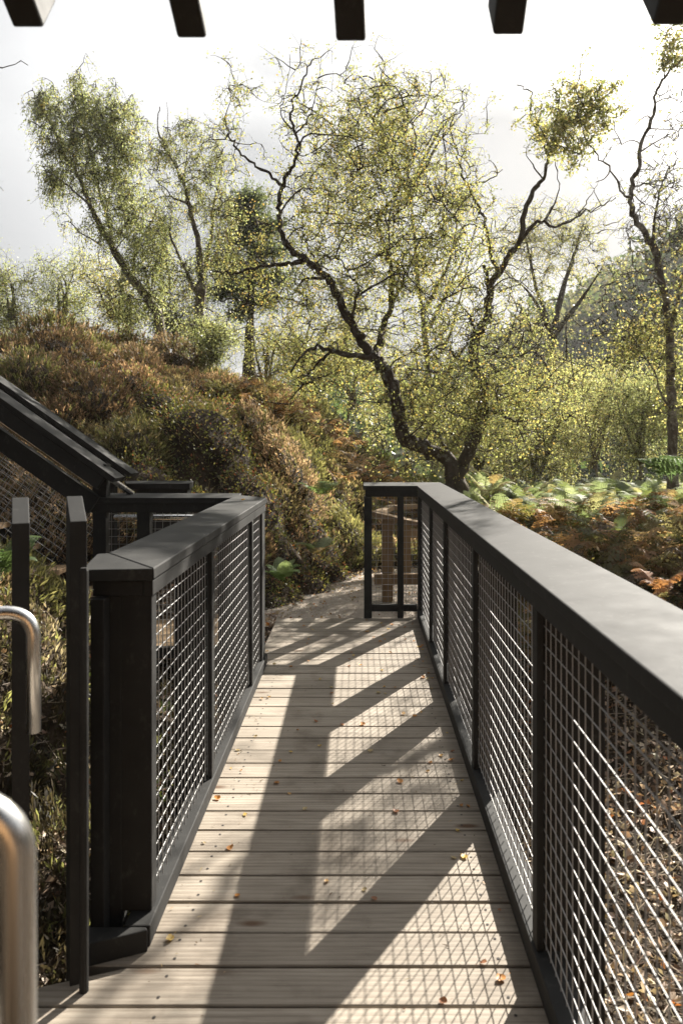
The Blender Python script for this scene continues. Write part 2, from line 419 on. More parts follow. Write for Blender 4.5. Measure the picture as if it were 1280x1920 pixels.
wire_panel(((201-CX)/F*4.9, 4.935, .1), (1, 0, 0), (0, 0, 1), .199, .88, ld)
wire_panel(((283-CX)/F*4.9, 4.935, .1), (1, 0, 0), (0, 0, 1), .44, .88, ld)
mb = MB(); mb.tube([((215-CX)/F*5.1, 5.10, .93), (-.85, 5.10, .93)], .019, 14); mb.build('handrail', M['steel'], ld, smooth=True)

nw = empty('low_wall', (-1.75, 6.4, 0), 'dark boxed newel with flat cap standing behind the level railing', 'newel')
mb = MB(); zc = 1.085
mb.hexa([((238-CX)/F*6.4, 6.40, zc-.05), ((356-CX)/F*6.4, 6.40, zc-.05), ((362-CX)/F*6.6, 6.62, zc-.045), ((233-CX)/F*6.6, 6.62, zc-.045),
         ((238-CX)/F*6.4, 6.40, zc), ((356-CX)/F*6.4, 6.40, zc), ((362-CX)/F*6.6, 6.62, zc+.012), ((233-CX)/F*6.6, 6.62, zc+.012)])
mb.build('cap', PT, nw, .004)
mb = MB(); mb.box((258-CX)/F*6.45, (352-CX)/F*6.45, 6.43, 6.58, -.2, zc-.051); mb.build('panel', PT, nw, .003)

SL = .70
def stair_rail(label, Yc, pxe, pye, wid, full):
    """sloping balustrade: cap lower end at pixel pxe,pye, rising to the left"""
    e = W(pxe, pye, Yc); L = 3.2
    root = empty('stair_railing', (e[0], Yc, 0), label, 'stair railing')
    d = np.array([-1, 0, SL]); d /= np.linalg.norm(d); n = np.array([SL, 0, 1.]); n /= np.linalg.norm(n)
    yv = np.array([0, 1., 0])
    c = e+d*L/2-n*.018
    mb = MB(); mb.obox(c, d*L/2, yv*wid/2, n*.018); mb.build('cap_rail', PT, root, .004)
    c = e+d*(L/2+.03)-n*.085
    mb = MB(); mb.obox(c+yv*(-wid/2+.03), d*(L/2-.03), yv*.02, n*.045); mb.build('fascia_board', PT, root, .003)
    if not full:
        mb = MB(); mb.obox(c+yv*.05-n*.05, d*(L/2-.03), yv*.02, n*.06); mb.build('fascia_board', PT, root, .003)
    # steel handrail on the inner side
    b = W(pxe, pye, Yc)-n*.285
    if full:
        mb = MB(); q0 = W(250, 927, Yc+.14); mb.tube([q0, q0+d*3.2], .019, 14); mb.build('handrail', M['steel'], root, smooth=True)
        # mid band
        zb = W(176, 926, Yc)
        mb = MB(); mb.obox(zb+d*1.45+n*-.055, d*1.5, yv*.03, n*.062); mb.build('mid_rail', PT, root, .003)
        mb = MB(); mb.obox(zb+d*1.45+n*.010+yv*.09, d*1.5, yv*.02, n*.006); mb.build('timber_strip', M['timber'], root)
        wire_panel(W(180, 922, Yc)+yv*.035, d, n, 2.9, .10, root, uo=.01, vo=.01)
        wire_panel(W(180, 935, Yc)+yv*.035-n*.62, d, n, 2.9, .60, root, uo=.01, vo=.01)
        for t in (1.02,):
            p = zb+d*t; mb = MB(); mb.box(p[0]-.045, p[0]+.045, Yc+.03, Yc+.10, -.2, p[2]+.2); mb.build('post', PT, root, .003)
    else:
        for t in (.25, 1.5):
            p = e+d*t; mb = MB(); mb.box(p[0]-.04, p[0]+.04, Yc-.03, Yc+.06, -.2, p[2]-.1); mb.build('post', PT, root, .003)
        wire_panel(e-n*1.0, d, n, 2.9, .86, root)
        mb = MB(); mb.obox(e+d*1.5-n*1.02, d*1.5, yv*.03, n*.06); mb.build('stringer', PT, root, .003)
    return root
stair_rail('front sloping dark stair railing with steel handrail and mesh, rising to the left edge', 4.87, 226, 895, .20, True)
stair_rail('rear sloping dark stair railing, its cap showing just above the front one', 6.2, 254, 887, .22, False)
st = empty('staircase', (-2.6, 5.5, 0), 'dark staircase climbing to the left between the two sloping railings', 'staircase')
for i in range(8):
    x = -1.85-i*.25; mb = MB(); mb.box(x-.26, x, 5.0, 6.1, .05+i*.175, .09+i*.175); mb.build('tread', M['timber'], st, .003)
mb = MB()
mb.box(-1.80, -.86, 5.06, 6.1, -.03, .0); mb.build('landing', M['timber'], st)

# ---------------------------------------------------------------- low timber fence by the path
tf = empty('timber_fence', (.25, 6.8, 0), 'low weathered timber post and rail fence seen through the end panel of the railing', 'fence')
def beam(name, a, b, w, h, parent, m=None):
    a, b = np.array(a, float), np.array(b, float); d = b-a; L = np.linalg.norm(d); d /= L
    s = np.cross(d, [0, 0, 1.]); s /= np.linalg.norm(s); n = np.cross(s, d)
    mb = MB(); mb.obox((a+b)/2, d*L/2, s*w/2, n*h/2); return mb.build(name, m or M['timber'], parent, .005)
mb = MB(); p = W(726, 972, 6.8); mb.box(p[0]-.05, p[0]+.05, 6.75, 6.85, -.1, p[2]); mb.build('post', M['timber'], tf, .005)
mb = MB(); p = W(762, 975, 8.3); mb.box(p[0]-.045, p[0]+.045, 8.25, 8.35, -.1, p[2]); mb.build('post', M['timber'], tf, .005)
mb = MB(); p2 = W(1000, 975, 9.3); mb.box(p2[0]-.045, p2[0]+.045, 9.25, 9.35, -.1, p2[2]); mb.build('post', M['timber'], tf, .005)
beam('top_rail', W(704, 964, 6.80), W(790, 984, 6.62), .10, .045, tf)
beam('top_rail', W(706, 963, 6.86), W(732, 952, 7.9), .09, .045, tf)
beam('top_rail', W(733, 952, 7.9), W(860, 945, 9.0), .10, .05, tf)
beam('lower_rail', W(701, 1087, 6.72), W(790, 1085, 6.72), .05, .095, tf)
beam('lower_rail', W(745, 1000, 8.22), W(860, 1000, 8.9), .05, .10, tf)

# ---------------------------------------------------------------- ground
def sm(x, a, b):
    t = np.clip((x-a)/(b-a), 0, 1); return t*t*(3-2*t)
def vnoise(x, y, s, seed=0):
    r = np.random.default_rng(seed); a = r.uniform(0, 6.28, 12); k = r.normal(0, 1, (12, 2))*s
    out = 0
    for i in range(12): out = out+np.sin(k[i, 0]*x+k[i, 1]*y+a[i])
    return out/4.0
XT = [-30, -8, -5, -4, -2.8, -1.5, -.9, -.2, .4, 1.1, 2.0, 3.0]
def ground(x, y):
    x = np.asarray(x, float); y = np.asarray(y, float)
    yt = np.interp(x, [-30, -8, -4, -1.6, -.95, -.2, .5, 1.5, 3], [4.4, 4.8, 5.4, 6.0, 6.5, 8.3, 10.0, 11, 11.5])
    Hc = np.interp(x, [-30, -8, -5.8, -5, -4, -2.8, -1.5, -.5, .2, 1.1, 2, 3.5], [2.5, 2.5, 2.55, 2.75, 2.75, 2.35, 2.1, 1.55, 1.0, .6, .2, 0])
    t = np.clip((y-yt)/6.0, 0, 1)
    Hh = Hc*(1-(1-t)**2)
    g0 = np.interp(y, [-2, 4.3, 5.9, 6.6, 60], [-.55, -.50, -.10, -.03, -.03])
    g1 = np.interp(y, [-2, 1, 3.2, 4.6, 5.6, 7.0, 8.5, 12, 20, 40, 60], [-.8, -.7, -.42, -.12, .10, .28, .40, .15, -1.6, -5, -6])
    w = sm(x, .75, 1.8)
    bank = .92*sm(-x, 1.0, 1.95)*sm(y, 1.9, 3.7)*(1-sm(y, 4.3, 4.8))+.22*sm(-x, .72, .95)*(1-sm(y, 4.3, 5.0))
    far = sm(y, 13, 30)*sm(-x, -6, 2)
    z = g0*(1-w)+g1*w+Hh+bank-far*4.0
    amp = .05*sm(np.abs(x+.1), .9, 2.0)
    return z+amp*vnoise(x, y, 1.3, 3)

# mounds (cushions of heather / bilberry)
def on_path(x, y):
    cl = np.interp(y, [6, 7.0, 8.0, 8.8, 9.3], [-.15, .05, .75, 1.8, 3.2]); hw = np.interp(y, [6, 7.2, 8.6], [.85, .85, 1.2])
    return (y > 5.9) & (y < 9.4) & (np.abs(x-cl) < hw)
def blocked(x, y, r):
    if x+r > -.82 and x-r < .72 and y < 6.3: return True
    if -2.2 < x < -.6 and 4.75-r*.6 < y < 6.55+r*.3: return True
    if -4.5 < x < -2.2 and 4.7-r*.3 < y < 6.4: return True
    return bool(on_path(x, y) or on_path(x+r*.6, y) or on_path(x, y-r*.7) or on_path(x+r*.5, y-r*.5))
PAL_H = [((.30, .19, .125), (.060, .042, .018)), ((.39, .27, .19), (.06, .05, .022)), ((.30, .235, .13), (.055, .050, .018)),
         ((.24, .22, .10), (.045, .05, .015)), ((.34, .28, .20), (.07, .055, .03)), ((.38, .27, .20), (.08, .06, .03)), ((.07, .055, .034), (.02, .018, .010))]  # last pair is darkened to paint in the shade of the left bank
mounds = []
def try_mound(x, y, r, typ, pal, hh=None):
    if blocked(x, y, r) or math.hypot(x+4.35, y-9.1) < r+.3: return
    for (mx, my, mr, *_) in mounds:
        if (mx-x)**2+(my-y)**2 < (.80*(mr+r))**2: return
    mounds.append((x, y, r, (hh or r*random.uniform(.75, 1.25)), typ, pal))
for (px, py, Z, r) in ((528, 1088, 6.9, .17), (575, 1075, 7.3, .2), (615, 1060, 7.9, .2), (550, 1050, 7.5, .22), (510, 1110, 6.7, .12), (600, 1030, 8.3, .25)):
    p = W(px, py, Z); mounds.append((p[0], p[1], r, r*1.1, 'b', 3))
for _ in range(12000):
    x = random.uniform(-10, 2.6); y = random.uniform(5.2, 15.5)
    if x > (y-6)*.45+.0: continue
    if x < -.62*y-1.0: continue
    r = random.choice([.15, .22, .34, .46, .54]) if y < 9.5 else random.choice([.2, .3, .4, .5])
    pn = vnoise(x, y, .55, 9); hi = float(ground(x, y))
    typ = 'h'
    if hi > 2.0: pal = random.choice([0, 0, 1, 2])
    elif pn > .5: pal = random.choice([3, 2])
    elif pn < -.9: pal = random.choice([4, 5])
    else: pal = random.choice([0, 2, 1, 3, 0])
    if random.random() < (.34 if hi < 1.8 else .10): typ = 'b'
    try_mound(x, y, r, typ, pal)
for _ in range(1200):     # bank left of the deck, its shade put into darker plant colours
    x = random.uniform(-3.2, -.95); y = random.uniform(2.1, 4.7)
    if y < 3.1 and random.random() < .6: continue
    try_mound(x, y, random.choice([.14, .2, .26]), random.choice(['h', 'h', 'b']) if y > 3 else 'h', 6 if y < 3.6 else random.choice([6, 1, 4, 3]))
for _ in range(2600):     # right side low plants
    x = random.uniform(1.0, 7); y = random.uniform(4.7, 13)
    if x < 1.5 and y < 6.3: continue
    if y < 5.4 and random.random() < .5: continue
    try_mound(x, y, random.choice([.12, .18, .26, .34]), 'b' if random.random() < .75 else 'h', random.choice([0, 2, 3]))

def mound_h(x, y):
    h = np.zeros_like(x)
    for (mx, my, r, hh, typ, pal) in mounds:
        m = (np.abs(x-mx) < r) & (np.abs(y-my) < r)
        if m.any():
            q = 1-((x[m]-mx)**2+(y[m]-my)**2)/r**2
            h[m] = np.maximum(h[m], hh*.78*np.sqrt(np.clip(q, 0, 1)))
    return h
def grid_obj(name, xs, ys, m, add=None, zf=ground, kind='structure'):
    X, Y = np.meshgrid(xs, ys); X = X.ravel(); Y = Y.ravel()
    Z = zf(X, Y)+(add(X, Y) if add else 0)
    nx, ny = len(xs), len(ys)
    i = np.arange(nx-1)[None, :]+np.arange(ny-1)[:, None]*nx; i = i.ravel()
    me = npmesh(name, np.stack([X, Y, Z], 1), [np.stack([i, i+1, i+1+nx, i+nx], 1)], smooth=True)
    return tag(link(name, me, m), kind=kind)
xs = np.concatenate([np.linspace(-400, -40, 8)[:-1], np.linspace(-40, -10.5, 16)[:-1], np.arange(-10.5, 7.0, .07), np.linspace(7.1, 40, 20), np.linspace(45, 400, 8)])
ys = np.concatenate([np.linspace(-60, -2, 6)[:-1], np.arange(-2, 1.5, .25), np.arange(1.5, 15.6, .07), np.linspace(15.8, 40, 26), np.linspace(42, 120, 12), np.linspace(150, 600, 6)])
def farhill(x, y):
    r = np.hypot(x, y); ang = np.degrees(np.arctan2(x, y))   # 0 ahead, + to the right
    ridge = np.interp(ang, [-90, -40, -5, 4, 9, 14, 19, 24, 30, 60, 90], [6, 6, 7, 9, 13, 18, 22, 26, 29, 29, 18])
    return sm(r, 35, 85)*ridge*(.9+.1*vnoise(x, y, .06, 4))
GZ = lambda x, y: ground(x, y)+farhill(x, y)
grid_obj('ground', xs, ys, M['soil'], mound_h, GZ)

# gravel path
def strip(name, m):
    yy = np.linspace(6.12, 9.3, 50); V = []; 
    for y in yy:
        cl = np.interp(y, [6, 7.0, 8.0, 8.8, 9.3], [-.15, .05, .75, 1.8, 3.2]); hw = np.interp(y, [6, 7.2, 8.6], [.80, .80, 1.1])
        for t in np.linspace(-1, 1, 24):
            x = cl+t*hw+(.04*math.sin(y*9+t*3) if abs(t) > .9 else 0)
            V.append((x, y, float(ground(x, y))+.018-.02*t**4+.006*math.sin(x*9+y*7)))
    V = np.array(V); nx = 24; i = (np.arange(nx-1)[None, :]+np.arange(len(yy)-1)[:, None]*nx).ravel()
    return tag(link(name, npmesh(name, V, [np.stack([i, i+1, i+1+nx, i+nx], 1)], smooth=True), m), kind='structure')
strip('gravel_path', M['gravel'])

# ---------------------------------------------------------------- leaf/blade builders
def unit(v): return v/(np.linalg.norm(v, axis=-1, keepdims=True)+1e-9)
def leafquads(Pos, size, axis=None, droop=0., cols=None, width=.62, fold=0.):
    """rhombus leaves; Pos (N,3) size (N,)"""
    N = len(Pos)
    a = unit(RN.normal(0, 1, (N, 3))) if axis is None else unit(axis+RN.normal(0, .45, (N, 3)))
    a[:, 2] -= droop; a = unit(a)
    b = unit(np.cross(a, RN.normal(0, 1, (N, 3)))); c = np.cross(a, b)
    s = size[:, None]
    p0 = Pos; p2 = Pos+a*s; mid = Pos+a*s*.45+c*s*fold
    V = np.stack([p0, mid-b*s*width/2, p2, mid+b*s*width/2], 1).reshape(-1, 3)
    Fi = np.arange(N*4).reshape(N, 4)
    C = np.repeat(cols, 4, axis=0) if cols is not None else None
    return V, Fi, C
def pick(pal, N):
    cs = np.array([p[0] for p in pal]); w = np.array([p[1] for p in pal], float); w /= w.sum()
    c = cs[RN.choice(len(cs), N, p=w)]
    return np.clip(c*RN.uniform(.72, 1.3, (N, 1))*RN.uniform(.93, 1.07, (N, 3)), 0, 1)

# heather sprigs + bilberry leaves
def build_mounds():
    HV, HC = [], []; BP, BS, BC, BA = [], [], [], []
    for (mx, my, r, hh, typ, pal) in mounds:
        d = math.hypot(mx, my)
        area = 2*math.pi*r*r
        z0 = float(ground(mx, my))
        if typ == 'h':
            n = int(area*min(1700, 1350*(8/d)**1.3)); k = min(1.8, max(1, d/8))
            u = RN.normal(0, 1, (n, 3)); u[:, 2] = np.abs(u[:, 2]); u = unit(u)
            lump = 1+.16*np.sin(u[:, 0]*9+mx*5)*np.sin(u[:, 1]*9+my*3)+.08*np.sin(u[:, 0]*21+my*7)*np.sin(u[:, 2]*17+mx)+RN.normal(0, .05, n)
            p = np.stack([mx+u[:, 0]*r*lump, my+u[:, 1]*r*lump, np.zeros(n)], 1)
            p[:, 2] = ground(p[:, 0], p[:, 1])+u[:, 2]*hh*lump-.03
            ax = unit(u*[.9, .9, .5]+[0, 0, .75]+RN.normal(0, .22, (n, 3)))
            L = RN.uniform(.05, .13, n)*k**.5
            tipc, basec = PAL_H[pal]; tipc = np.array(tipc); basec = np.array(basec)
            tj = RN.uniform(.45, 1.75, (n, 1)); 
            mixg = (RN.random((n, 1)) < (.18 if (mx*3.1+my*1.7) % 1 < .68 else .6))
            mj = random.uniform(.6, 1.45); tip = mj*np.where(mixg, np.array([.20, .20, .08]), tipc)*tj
            for q in range(5):
                tq = RN.uniform(.25, 1.0, (n, 1))
                ax2 = unit(ax*1.3+RN.normal(0, .42, (n, 3))); b = unit(np.cross(ax2, RN.normal(0, 1, (n, 3))))
                base = p+ax*(L[:, None]*tq)+RN.normal(0, .008, (n, 3)); l2 = RN.uniform(.022, .060, (n, 1))*k; wd = .0050*k
                cc = basec*(1-tq)+tip*tq
                HV.append(np.stack([base, base+ax2*l2*.5-b*wd, base+ax2*l2, base+ax2*l2*.5+b*wd], 1))
                HC.append(np.stack([cc*.8, cc, cc*1.15, cc], 1))
        else:
            n = int(area*min(2600, 1900*(7/d)**1.4)); k = min(2.2, max(1, d/7))
            u = RN.normal(0, 1, (n, 3)); u[:, 2] = np.abs(u[:, 2]); u = unit(u)
            lump = 1+.15*np.sin(u[:, 0]*8+mx*5)*np.sin(u[:, 1]*8+my*3)+RN.normal(0, .09, n)
            p = np.stack([mx+u[:, 0]*r*lump, my+u[:, 1]*r*lump, np.zeros(n)], 1)
            p[:, 2] = ground(p[:, 0], p[:, 1])+u[:, 2]*hh*lump
            base = [((.12, .13, .035), 3), ((.20, .19, .06), 3), ((.30, .24, .07), 1.2), ((.28, .10, .05), .8)]
            if mx < -.9 and my < 4.7: base = [((.045, .06, .02), 4), ((.07, .08, .025), 2), ((.16, .09, .04), 1)]  # left bank leaves coloured darker in place of shade
            elif random.random() < .35: base = [((.09, .11, .03), 4), ((.16, .16, .05), 3), ((.25, .12, .06), .5)]
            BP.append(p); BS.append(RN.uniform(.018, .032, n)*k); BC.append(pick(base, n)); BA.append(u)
    V = np.concatenate(HV).reshape(-1, 3); C = np.concatenate(HC).reshape(-1, 3)
    Fi = np.arange(len(V)).reshape(-1, 4)
    o = link('heather', npmesh('heather', V, [Fi], C), M['heather']); tag(o, 'rust brown heather cushions covering the hillside', 'heather', kind='stuff')
    V, Fi, C = leafquads(np.concatenate(BP), np.concatenate(BS), np.concatenate(BA), 0, np.concatenate(BC))
    o = link('bilberry', npmesh('bilberry', V, [Fi], C), M['leaf']); tag(o, 'small leaved green and gold undershrubs among the heather', 'undershrub', kind='stuff')
    print('heather faces', len(HV) and sum(len(a) for a in HV), 'bilberry', len(Fi))
build_mounds()

# dead stems and arching grass among mounds
def grass_field():
    n = 9000
    x = RN.uniform(-8, 6.5, n); y = RN.uniform(5.4, 14, n)
    keep = ((x > -.62*y-.8) & ~on_path(x, y) & ~((x > -2.3) & (x < .75) & (y < 6.6)))
    x, y = x[keep], y[keep]; n = len(x)
    cl = vnoise(x, y, 1.6, 21) > -.2; x, y = x[cl], y[cl]; n = len(x)
    z = ground(x, y)+mound_h(x, y)*.9
    L = RN.uniform(.10, .34, n); a = unit(np.stack([RN.normal(0, .5, n), RN.normal(0, .5, n), np.ones(n)], 1)); b = unit(np.cross(a, RN.normal(0, 1, (n, 3))))
    k = .0028*np.clip(y/7, 1, 2)[:, None]
    p = np.stack([x, y, z], 1); bend = np.stack([RN.normal(0, .4, n), RN.normal(0, .4, n), np.zeros(n)], 1)
    m1 = p+a*L[:, None]*.5; t = p+a*L[:, None]*.85+bend*L[:, None]
    V = np.stack([p-b*k, p+b*k, m1+b*k, m1-b*k, t], 1).reshape(-1, 3)
    i = np.arange(n)*5
    C = np.repeat(pick([((.30, .22, .12), 3), ((.36, .30, .18), 2), ((.14, .15, .05), 2)], n), 5, axis=0)
    me = npmesh('dry_grass', V, [np.stack([i, i+1, i+2, i+3], 1), np.stack([i+3, i+2, i+4], 1)], C)
    tag(link('dry_grass', me, M['fern']), 'dry straw coloured grass and dead stems between the shrubs', 'grass', kind='stuff')
grass_field()

# leaf litter
def litter(name, n, xr, yr, label, pal, smin, smax, cond=None, mult=1.0, sticks=0):
    x = RN.uniform(*xr, n); y = RN.uniform(*yr, n)
    if cond is not None: m = cond(x, y); x, y = x[m], y[m]
    n = len(x); z = ground(x, y)+mound_h(x, y)+RN.uniform(.004, .035, n)
    Pn = np.stack([x, y, z], 1); ax = np.stack([RN.normal(0, 1, n), RN.normal(0, 1, n), RN.normal(0, .35, n)], 1)
    V, Fi, C = leafquads(Pn, RN.uniform(smin, smax, n), ax, 0, pick(pal, n), .6, .12)
    # fold each rhombus along its middle
    q = np.concatenate([np.stack([Fi[:, 0], Fi[:, 1], Fi[:, 2]], 1), np.stack([Fi[:, 0], Fi[:, 2], Fi[:, 3]], 1)])
    fs = [q]
    if sticks:
        k = sticks; sx = RN.uniform(*xr, k); sy = RN.uniform(*yr, k)
        if cond is not None: m = cond(sx, sy); sx, sy = sx[m], sy[m]
        k = len(sx); sz = ground(sx, sy)+mound_h(sx, sy)+.02
        p = np.stack([sx, sy, sz], 1); th = RN.uniform(0, 6.28, k); L = RN.uniform(.04, .16, k)[:, None]
        d = np.stack([np.cos(th), np.sin(th), RN.normal(0, .25, k)], 1)*L; b = np.stack([-np.sin(th), np.cos(th), np.ones(k)*.5], 1)*.0022
        mid = p+d*.5+RN.normal(0, .012, (k, 3))
        V2 = np.stack([p-b, p+b, mid+b, mid-b, p+d+b*.6, p+d-b*.6], 1).reshape(-1, 3); i = np.arange(k)*6+len(V)
        V = np.concatenate([V, V2]); C = np.concatenate([C, np.repeat(pick([((.30, .24, .17), 3), ((.16, .11, .07), 2), ((.42, .36, .28), 1.5)], k), 6, axis=0)])
        fs.append(np.concatenate([np.stack([i, i+1, i+2, i+3], 1), np.stack([i+3, i+2, i+4, i+5], 1)]))
    tag(link(name, npmesh(name, V, fs, C), M['litter']), label, 'leaf litter', kind='stuff')
PAL_L = [((.36, .25, .17), 4), ((.48, .38, .28), 3), ((.17, .11, .07), 2.5), ((.46, .18, .06), .6), ((.62, .52, .40), 1.4)]
litter('leaf_litter', 26000, (.58, 4.6), (.9, 7.4), 'pale brown leaf litter and sticks on the bank right of the deck', PAL_L, .02, .055, sticks=16000)
litter('leaf_litter', 7000, (-2.3, -.60), (1.6, 6.4), 'shaded brown leaf litter beside the left end of the deck', PAL_L, .025, .06, sticks=3000)
litter('leaf_litter', 7500, (-1.3, 2.8), (6.15, 9.4), 'golden fallen leaves strewn over the gravel path', [((.45, .28, .10), 3), ((.40, .18, .06), 2), ((.30, .22, .14), 3), ((.5, .42, .3), 1)], .015, .032,
       lambda x, y: (RN.random(len(x)) < np.clip(.30+1.2*np.abs(x-np.interp(y, [6, 7, 8, 9], [-.15, .05, .75, 1.8]))**2, 0, 1)))
def pebbles():
    n = 6500; x = RN.uniform(-1.0, 2.6, n); y = RN.uniform(6.13, 9.2, n); m = on_path(x, y); x, y = x[m], y[m]; n = len(x)
    s = RN.uniform(.004, .013, n)[:, None]; c = np.stack([x, y, ground(x, y)+.018], 1)
    oct_ = np.array([(1, 0, 0), (0, 1, 0), (-1, 0, 0), (0, -1, 0), (0, 0, .7), (0, 0, -.7)])
    V = (c[:, None, :]+oct_[None]*s[:, None]*RN.uniform(.6, 1.3, (n, 6, 1))).reshape(-1, 3)
    f = np.array([(0, 1, 4), (1, 2, 4), (2, 3, 4), (3, 0, 4)]); Fi = (np.arange(n)[:, None, None]*6+f[None]).reshape(-1, 3)
    C = np.repeat(pick([((.45, .39, .34), 3), ((.62, .56, .50), 2), ((.26, .22, .19), 2)], n), 6, axis=0)
    tag(link('loose_gravel', npmesh('loose_gravel', V, [Fi], C), M['litter']), 'small loose stones on the path', 'gravel', kind='stuff')
pebbles()

# ---------------------------------------------------------------- ferns
def frond(base, dirxy, L, arch, nP, colr, w=.42, dead=False):
    """returns V, tri faces, C for one frond"""
    t = np.linspace(0, 1, nP+1)
    d = np.array([math.cos(dirxy), math.sin(dirxy), 0])
    rise = L*(1.0-arch*.18)
    pts = base+np.outer(t*L*(.40+.30*arch), d)+np.outer(rise*(t-arch*.62*t**2.4), [0, 0, 1.])
    T = unit(np.gradient(pts, axis=0)); S = unit(np.cross(T, np.array([0, 0, 1.])+T*0.01)); N = np.cross(S, T)
    V = []; Fs = []; n = 0
    V += [pts-S*.003, pts+S*.003]; m = nP+1
    for i in range(nP): Fs += [(i, i+m, i+1), (i+1, i+m, i+1+m)]
    n = 2*m; Vs = [np.concatenate(V)]
    for i in range(3, nP+1):
        tt = t[i]; pl = L*w*(math.sin(math.pi*min(1, tt*.85+.12))**.8)*(1-tt*.55)
        for sgn in (-1, 1):
            dirp = unit(S[i]*sgn+T[i]*.42-N[i]*(.15 if not dead else .5)+RN.normal(0, .06 if not dead else .25, 3))
            q = unit(np.cross(dirp, N[i])); k = 4; 
            p0 = pts[i]
            # pinna as serrated strip of k leaflets each side
            for j in range(k):
                a0 = p0+dirp*pl*(j/k); a1 = p0+dirp*pl*((j+1)/k); wdt = pl*.17*(1-j/k*.75)+.004
                tipn = (a0+a1)/2+dirp*pl*.07-N[i]*pl*.03
                Vs.append(np.array([a0, a1, tipn+q*wdt, tipn-q*wdt])); Fs += [(n, n+2, n+1), (n, n+1, n+3)]; n += 4
    V = np.concatenate(Vs); C = np.tile(np.array(colr), (len(V), 1))*RN.uniform(.85, 1.15, (len(V), 1))
    return V, np.array(Fs), C
def fern_mesh(name, specs):
    VV, FF, CC = [], [], []; n = 0
    for s in specs:
        V, Fi, C = frond(*s); VV.append(V); FF.append(Fi+n); CC.append(C); n += len(V)
    return npmesh(name, np.concatenate(VV), [np.concatenate(FF)], np.concatenate(CC))
def fern_clump(x, y, z, n, L, cols, arch=(.7, 1.2), nP=16, dead=False, w=.42):
    out = []; a0 = random.uniform(0, 6.28)
    for i in range(n):
        out.append((np.array([x, y, z])+RN.normal(0, .02, 3), a0+i*6.28/n+random.uniform(-.4, .4), L*random.uniform(.7, 1.1), random.uniform(*arch), nP, random.choice(cols), w, dead))
    return out
GREENF = [(.14, .22, .07), (.20, .28, .11), (.26, .32, .16)]
PALEF = [(.25, .30, .16), (.33, .37, .22), (.20, .25, .12), (.42, .40, .22), (.16, .19, .07), (.34, .25, .12)]
RUSTF = [(.34, .19, .09), (.42, .25, .12), (.18, .105, .055), (.42, .29, .16), (.13, .09, .05), (.10, .09, .04)]
specs = []
for _ in range(520):       # pale green bracken in the sun
    x = random.uniform(1.0, 8.0); y = random.uniform(6.8, 12.0)
    if x > y*.52+.3 or bool(on_path(x, y)): continue
    specs += fern_clump(x, y, float(ground(x, y))+random.uniform(.0, .50), 6, random.uniform(.32, .62), PALEF, nP=20, w=.25, arch=(.5, 1.4))
tag(link('bracken', fern_mesh('bracken', specs), M['fern']), 'pale green bracken fronds catching the sun beyond the right railing', 'bracken', kind='stuff')
specs = []
for _ in range(430):
    x = random.uniform(1.1, 5.4); y = random.uniform(4.9, 7.6)
    if x > y*.55+.3 or bool(on_path(x, y)) or x < .95: continue
    specs += fern_clump(x, y, float(ground(x, y))+random.uniform(.0, .42), 5, random.uniform(.28, .58), RUSTF+[(.16, .14, .05), (.12, .13, .05), (.20, .17, .08)], nP=11, dead=True, arch=(.4, 1.4))
tag(link('bracken', fern_mesh('bracken', specs), M['fern']), 'rust coloured dying bracken just outside the right railing', 'bracken', kind='stuff')
specs = []
for _ in range(110):      # orange bracken on the saddle behind the path
    x = random.uniform(-1.9, 1.2); y = random.uniform(10.0, 13.5)
    specs += fern_clump(x, y, float(ground(x, y))+.1, 4, random.uniform(.4, .7), RUSTF, nP=10, dead=True)
tag(link('bracken', fern_mesh('bracken', specs), M['fern']), 'orange bracken on the slope below the gnarled tree', 'bracken', kind='stuff')
def fern_thing(px, py, Z, n, L, cols, label, **kw):
    p = W(px, py, Z); r = fern_mesh('fern', fern_clump(p[0], p[1], p[2], n, L, cols, **kw))
    r.transform(Matrix.Translation(-Vector(p)))
    o = link('fern', r, M['fern']); o.location = p; tag(o, label, 'fern')
fern_thing(528, 1085, 6.8, 8, .30, GREENF, 'small bright green fern at the foot of the slope beside the path', nP=22, w=.32, arch=(.4, 1.1))
fern_thing(596, 1040, 7.5, 8, .34, PALEF, 'pale fern drooping over the path edge, right of the bright green one', nP=22, w=.32)
fern_thing(4, 1075, 3.5, 9, .34, [(.06, .10, .035), (.09, .13, .05)], 'lush green fern behind the leftmost tall upright', nP=24, w=.30)
fern_thing(1235, 1110, 4.6, 5, .30, [(.32, .16, .07)], 'curled rust coloured fern against the right edge above the cap rail', dead=True, nP=20, w=.3)
fern_thing(600, 930, 8.6, 6, .35, GREENF, 'green fern high on the dark slope left of the end panel')
fern_thing(1262, 905, 6.6, 7, .6, [(.09, .14, .06), (.14, .19, .09)], 'tall dark green fern at the right edge among the bracken')

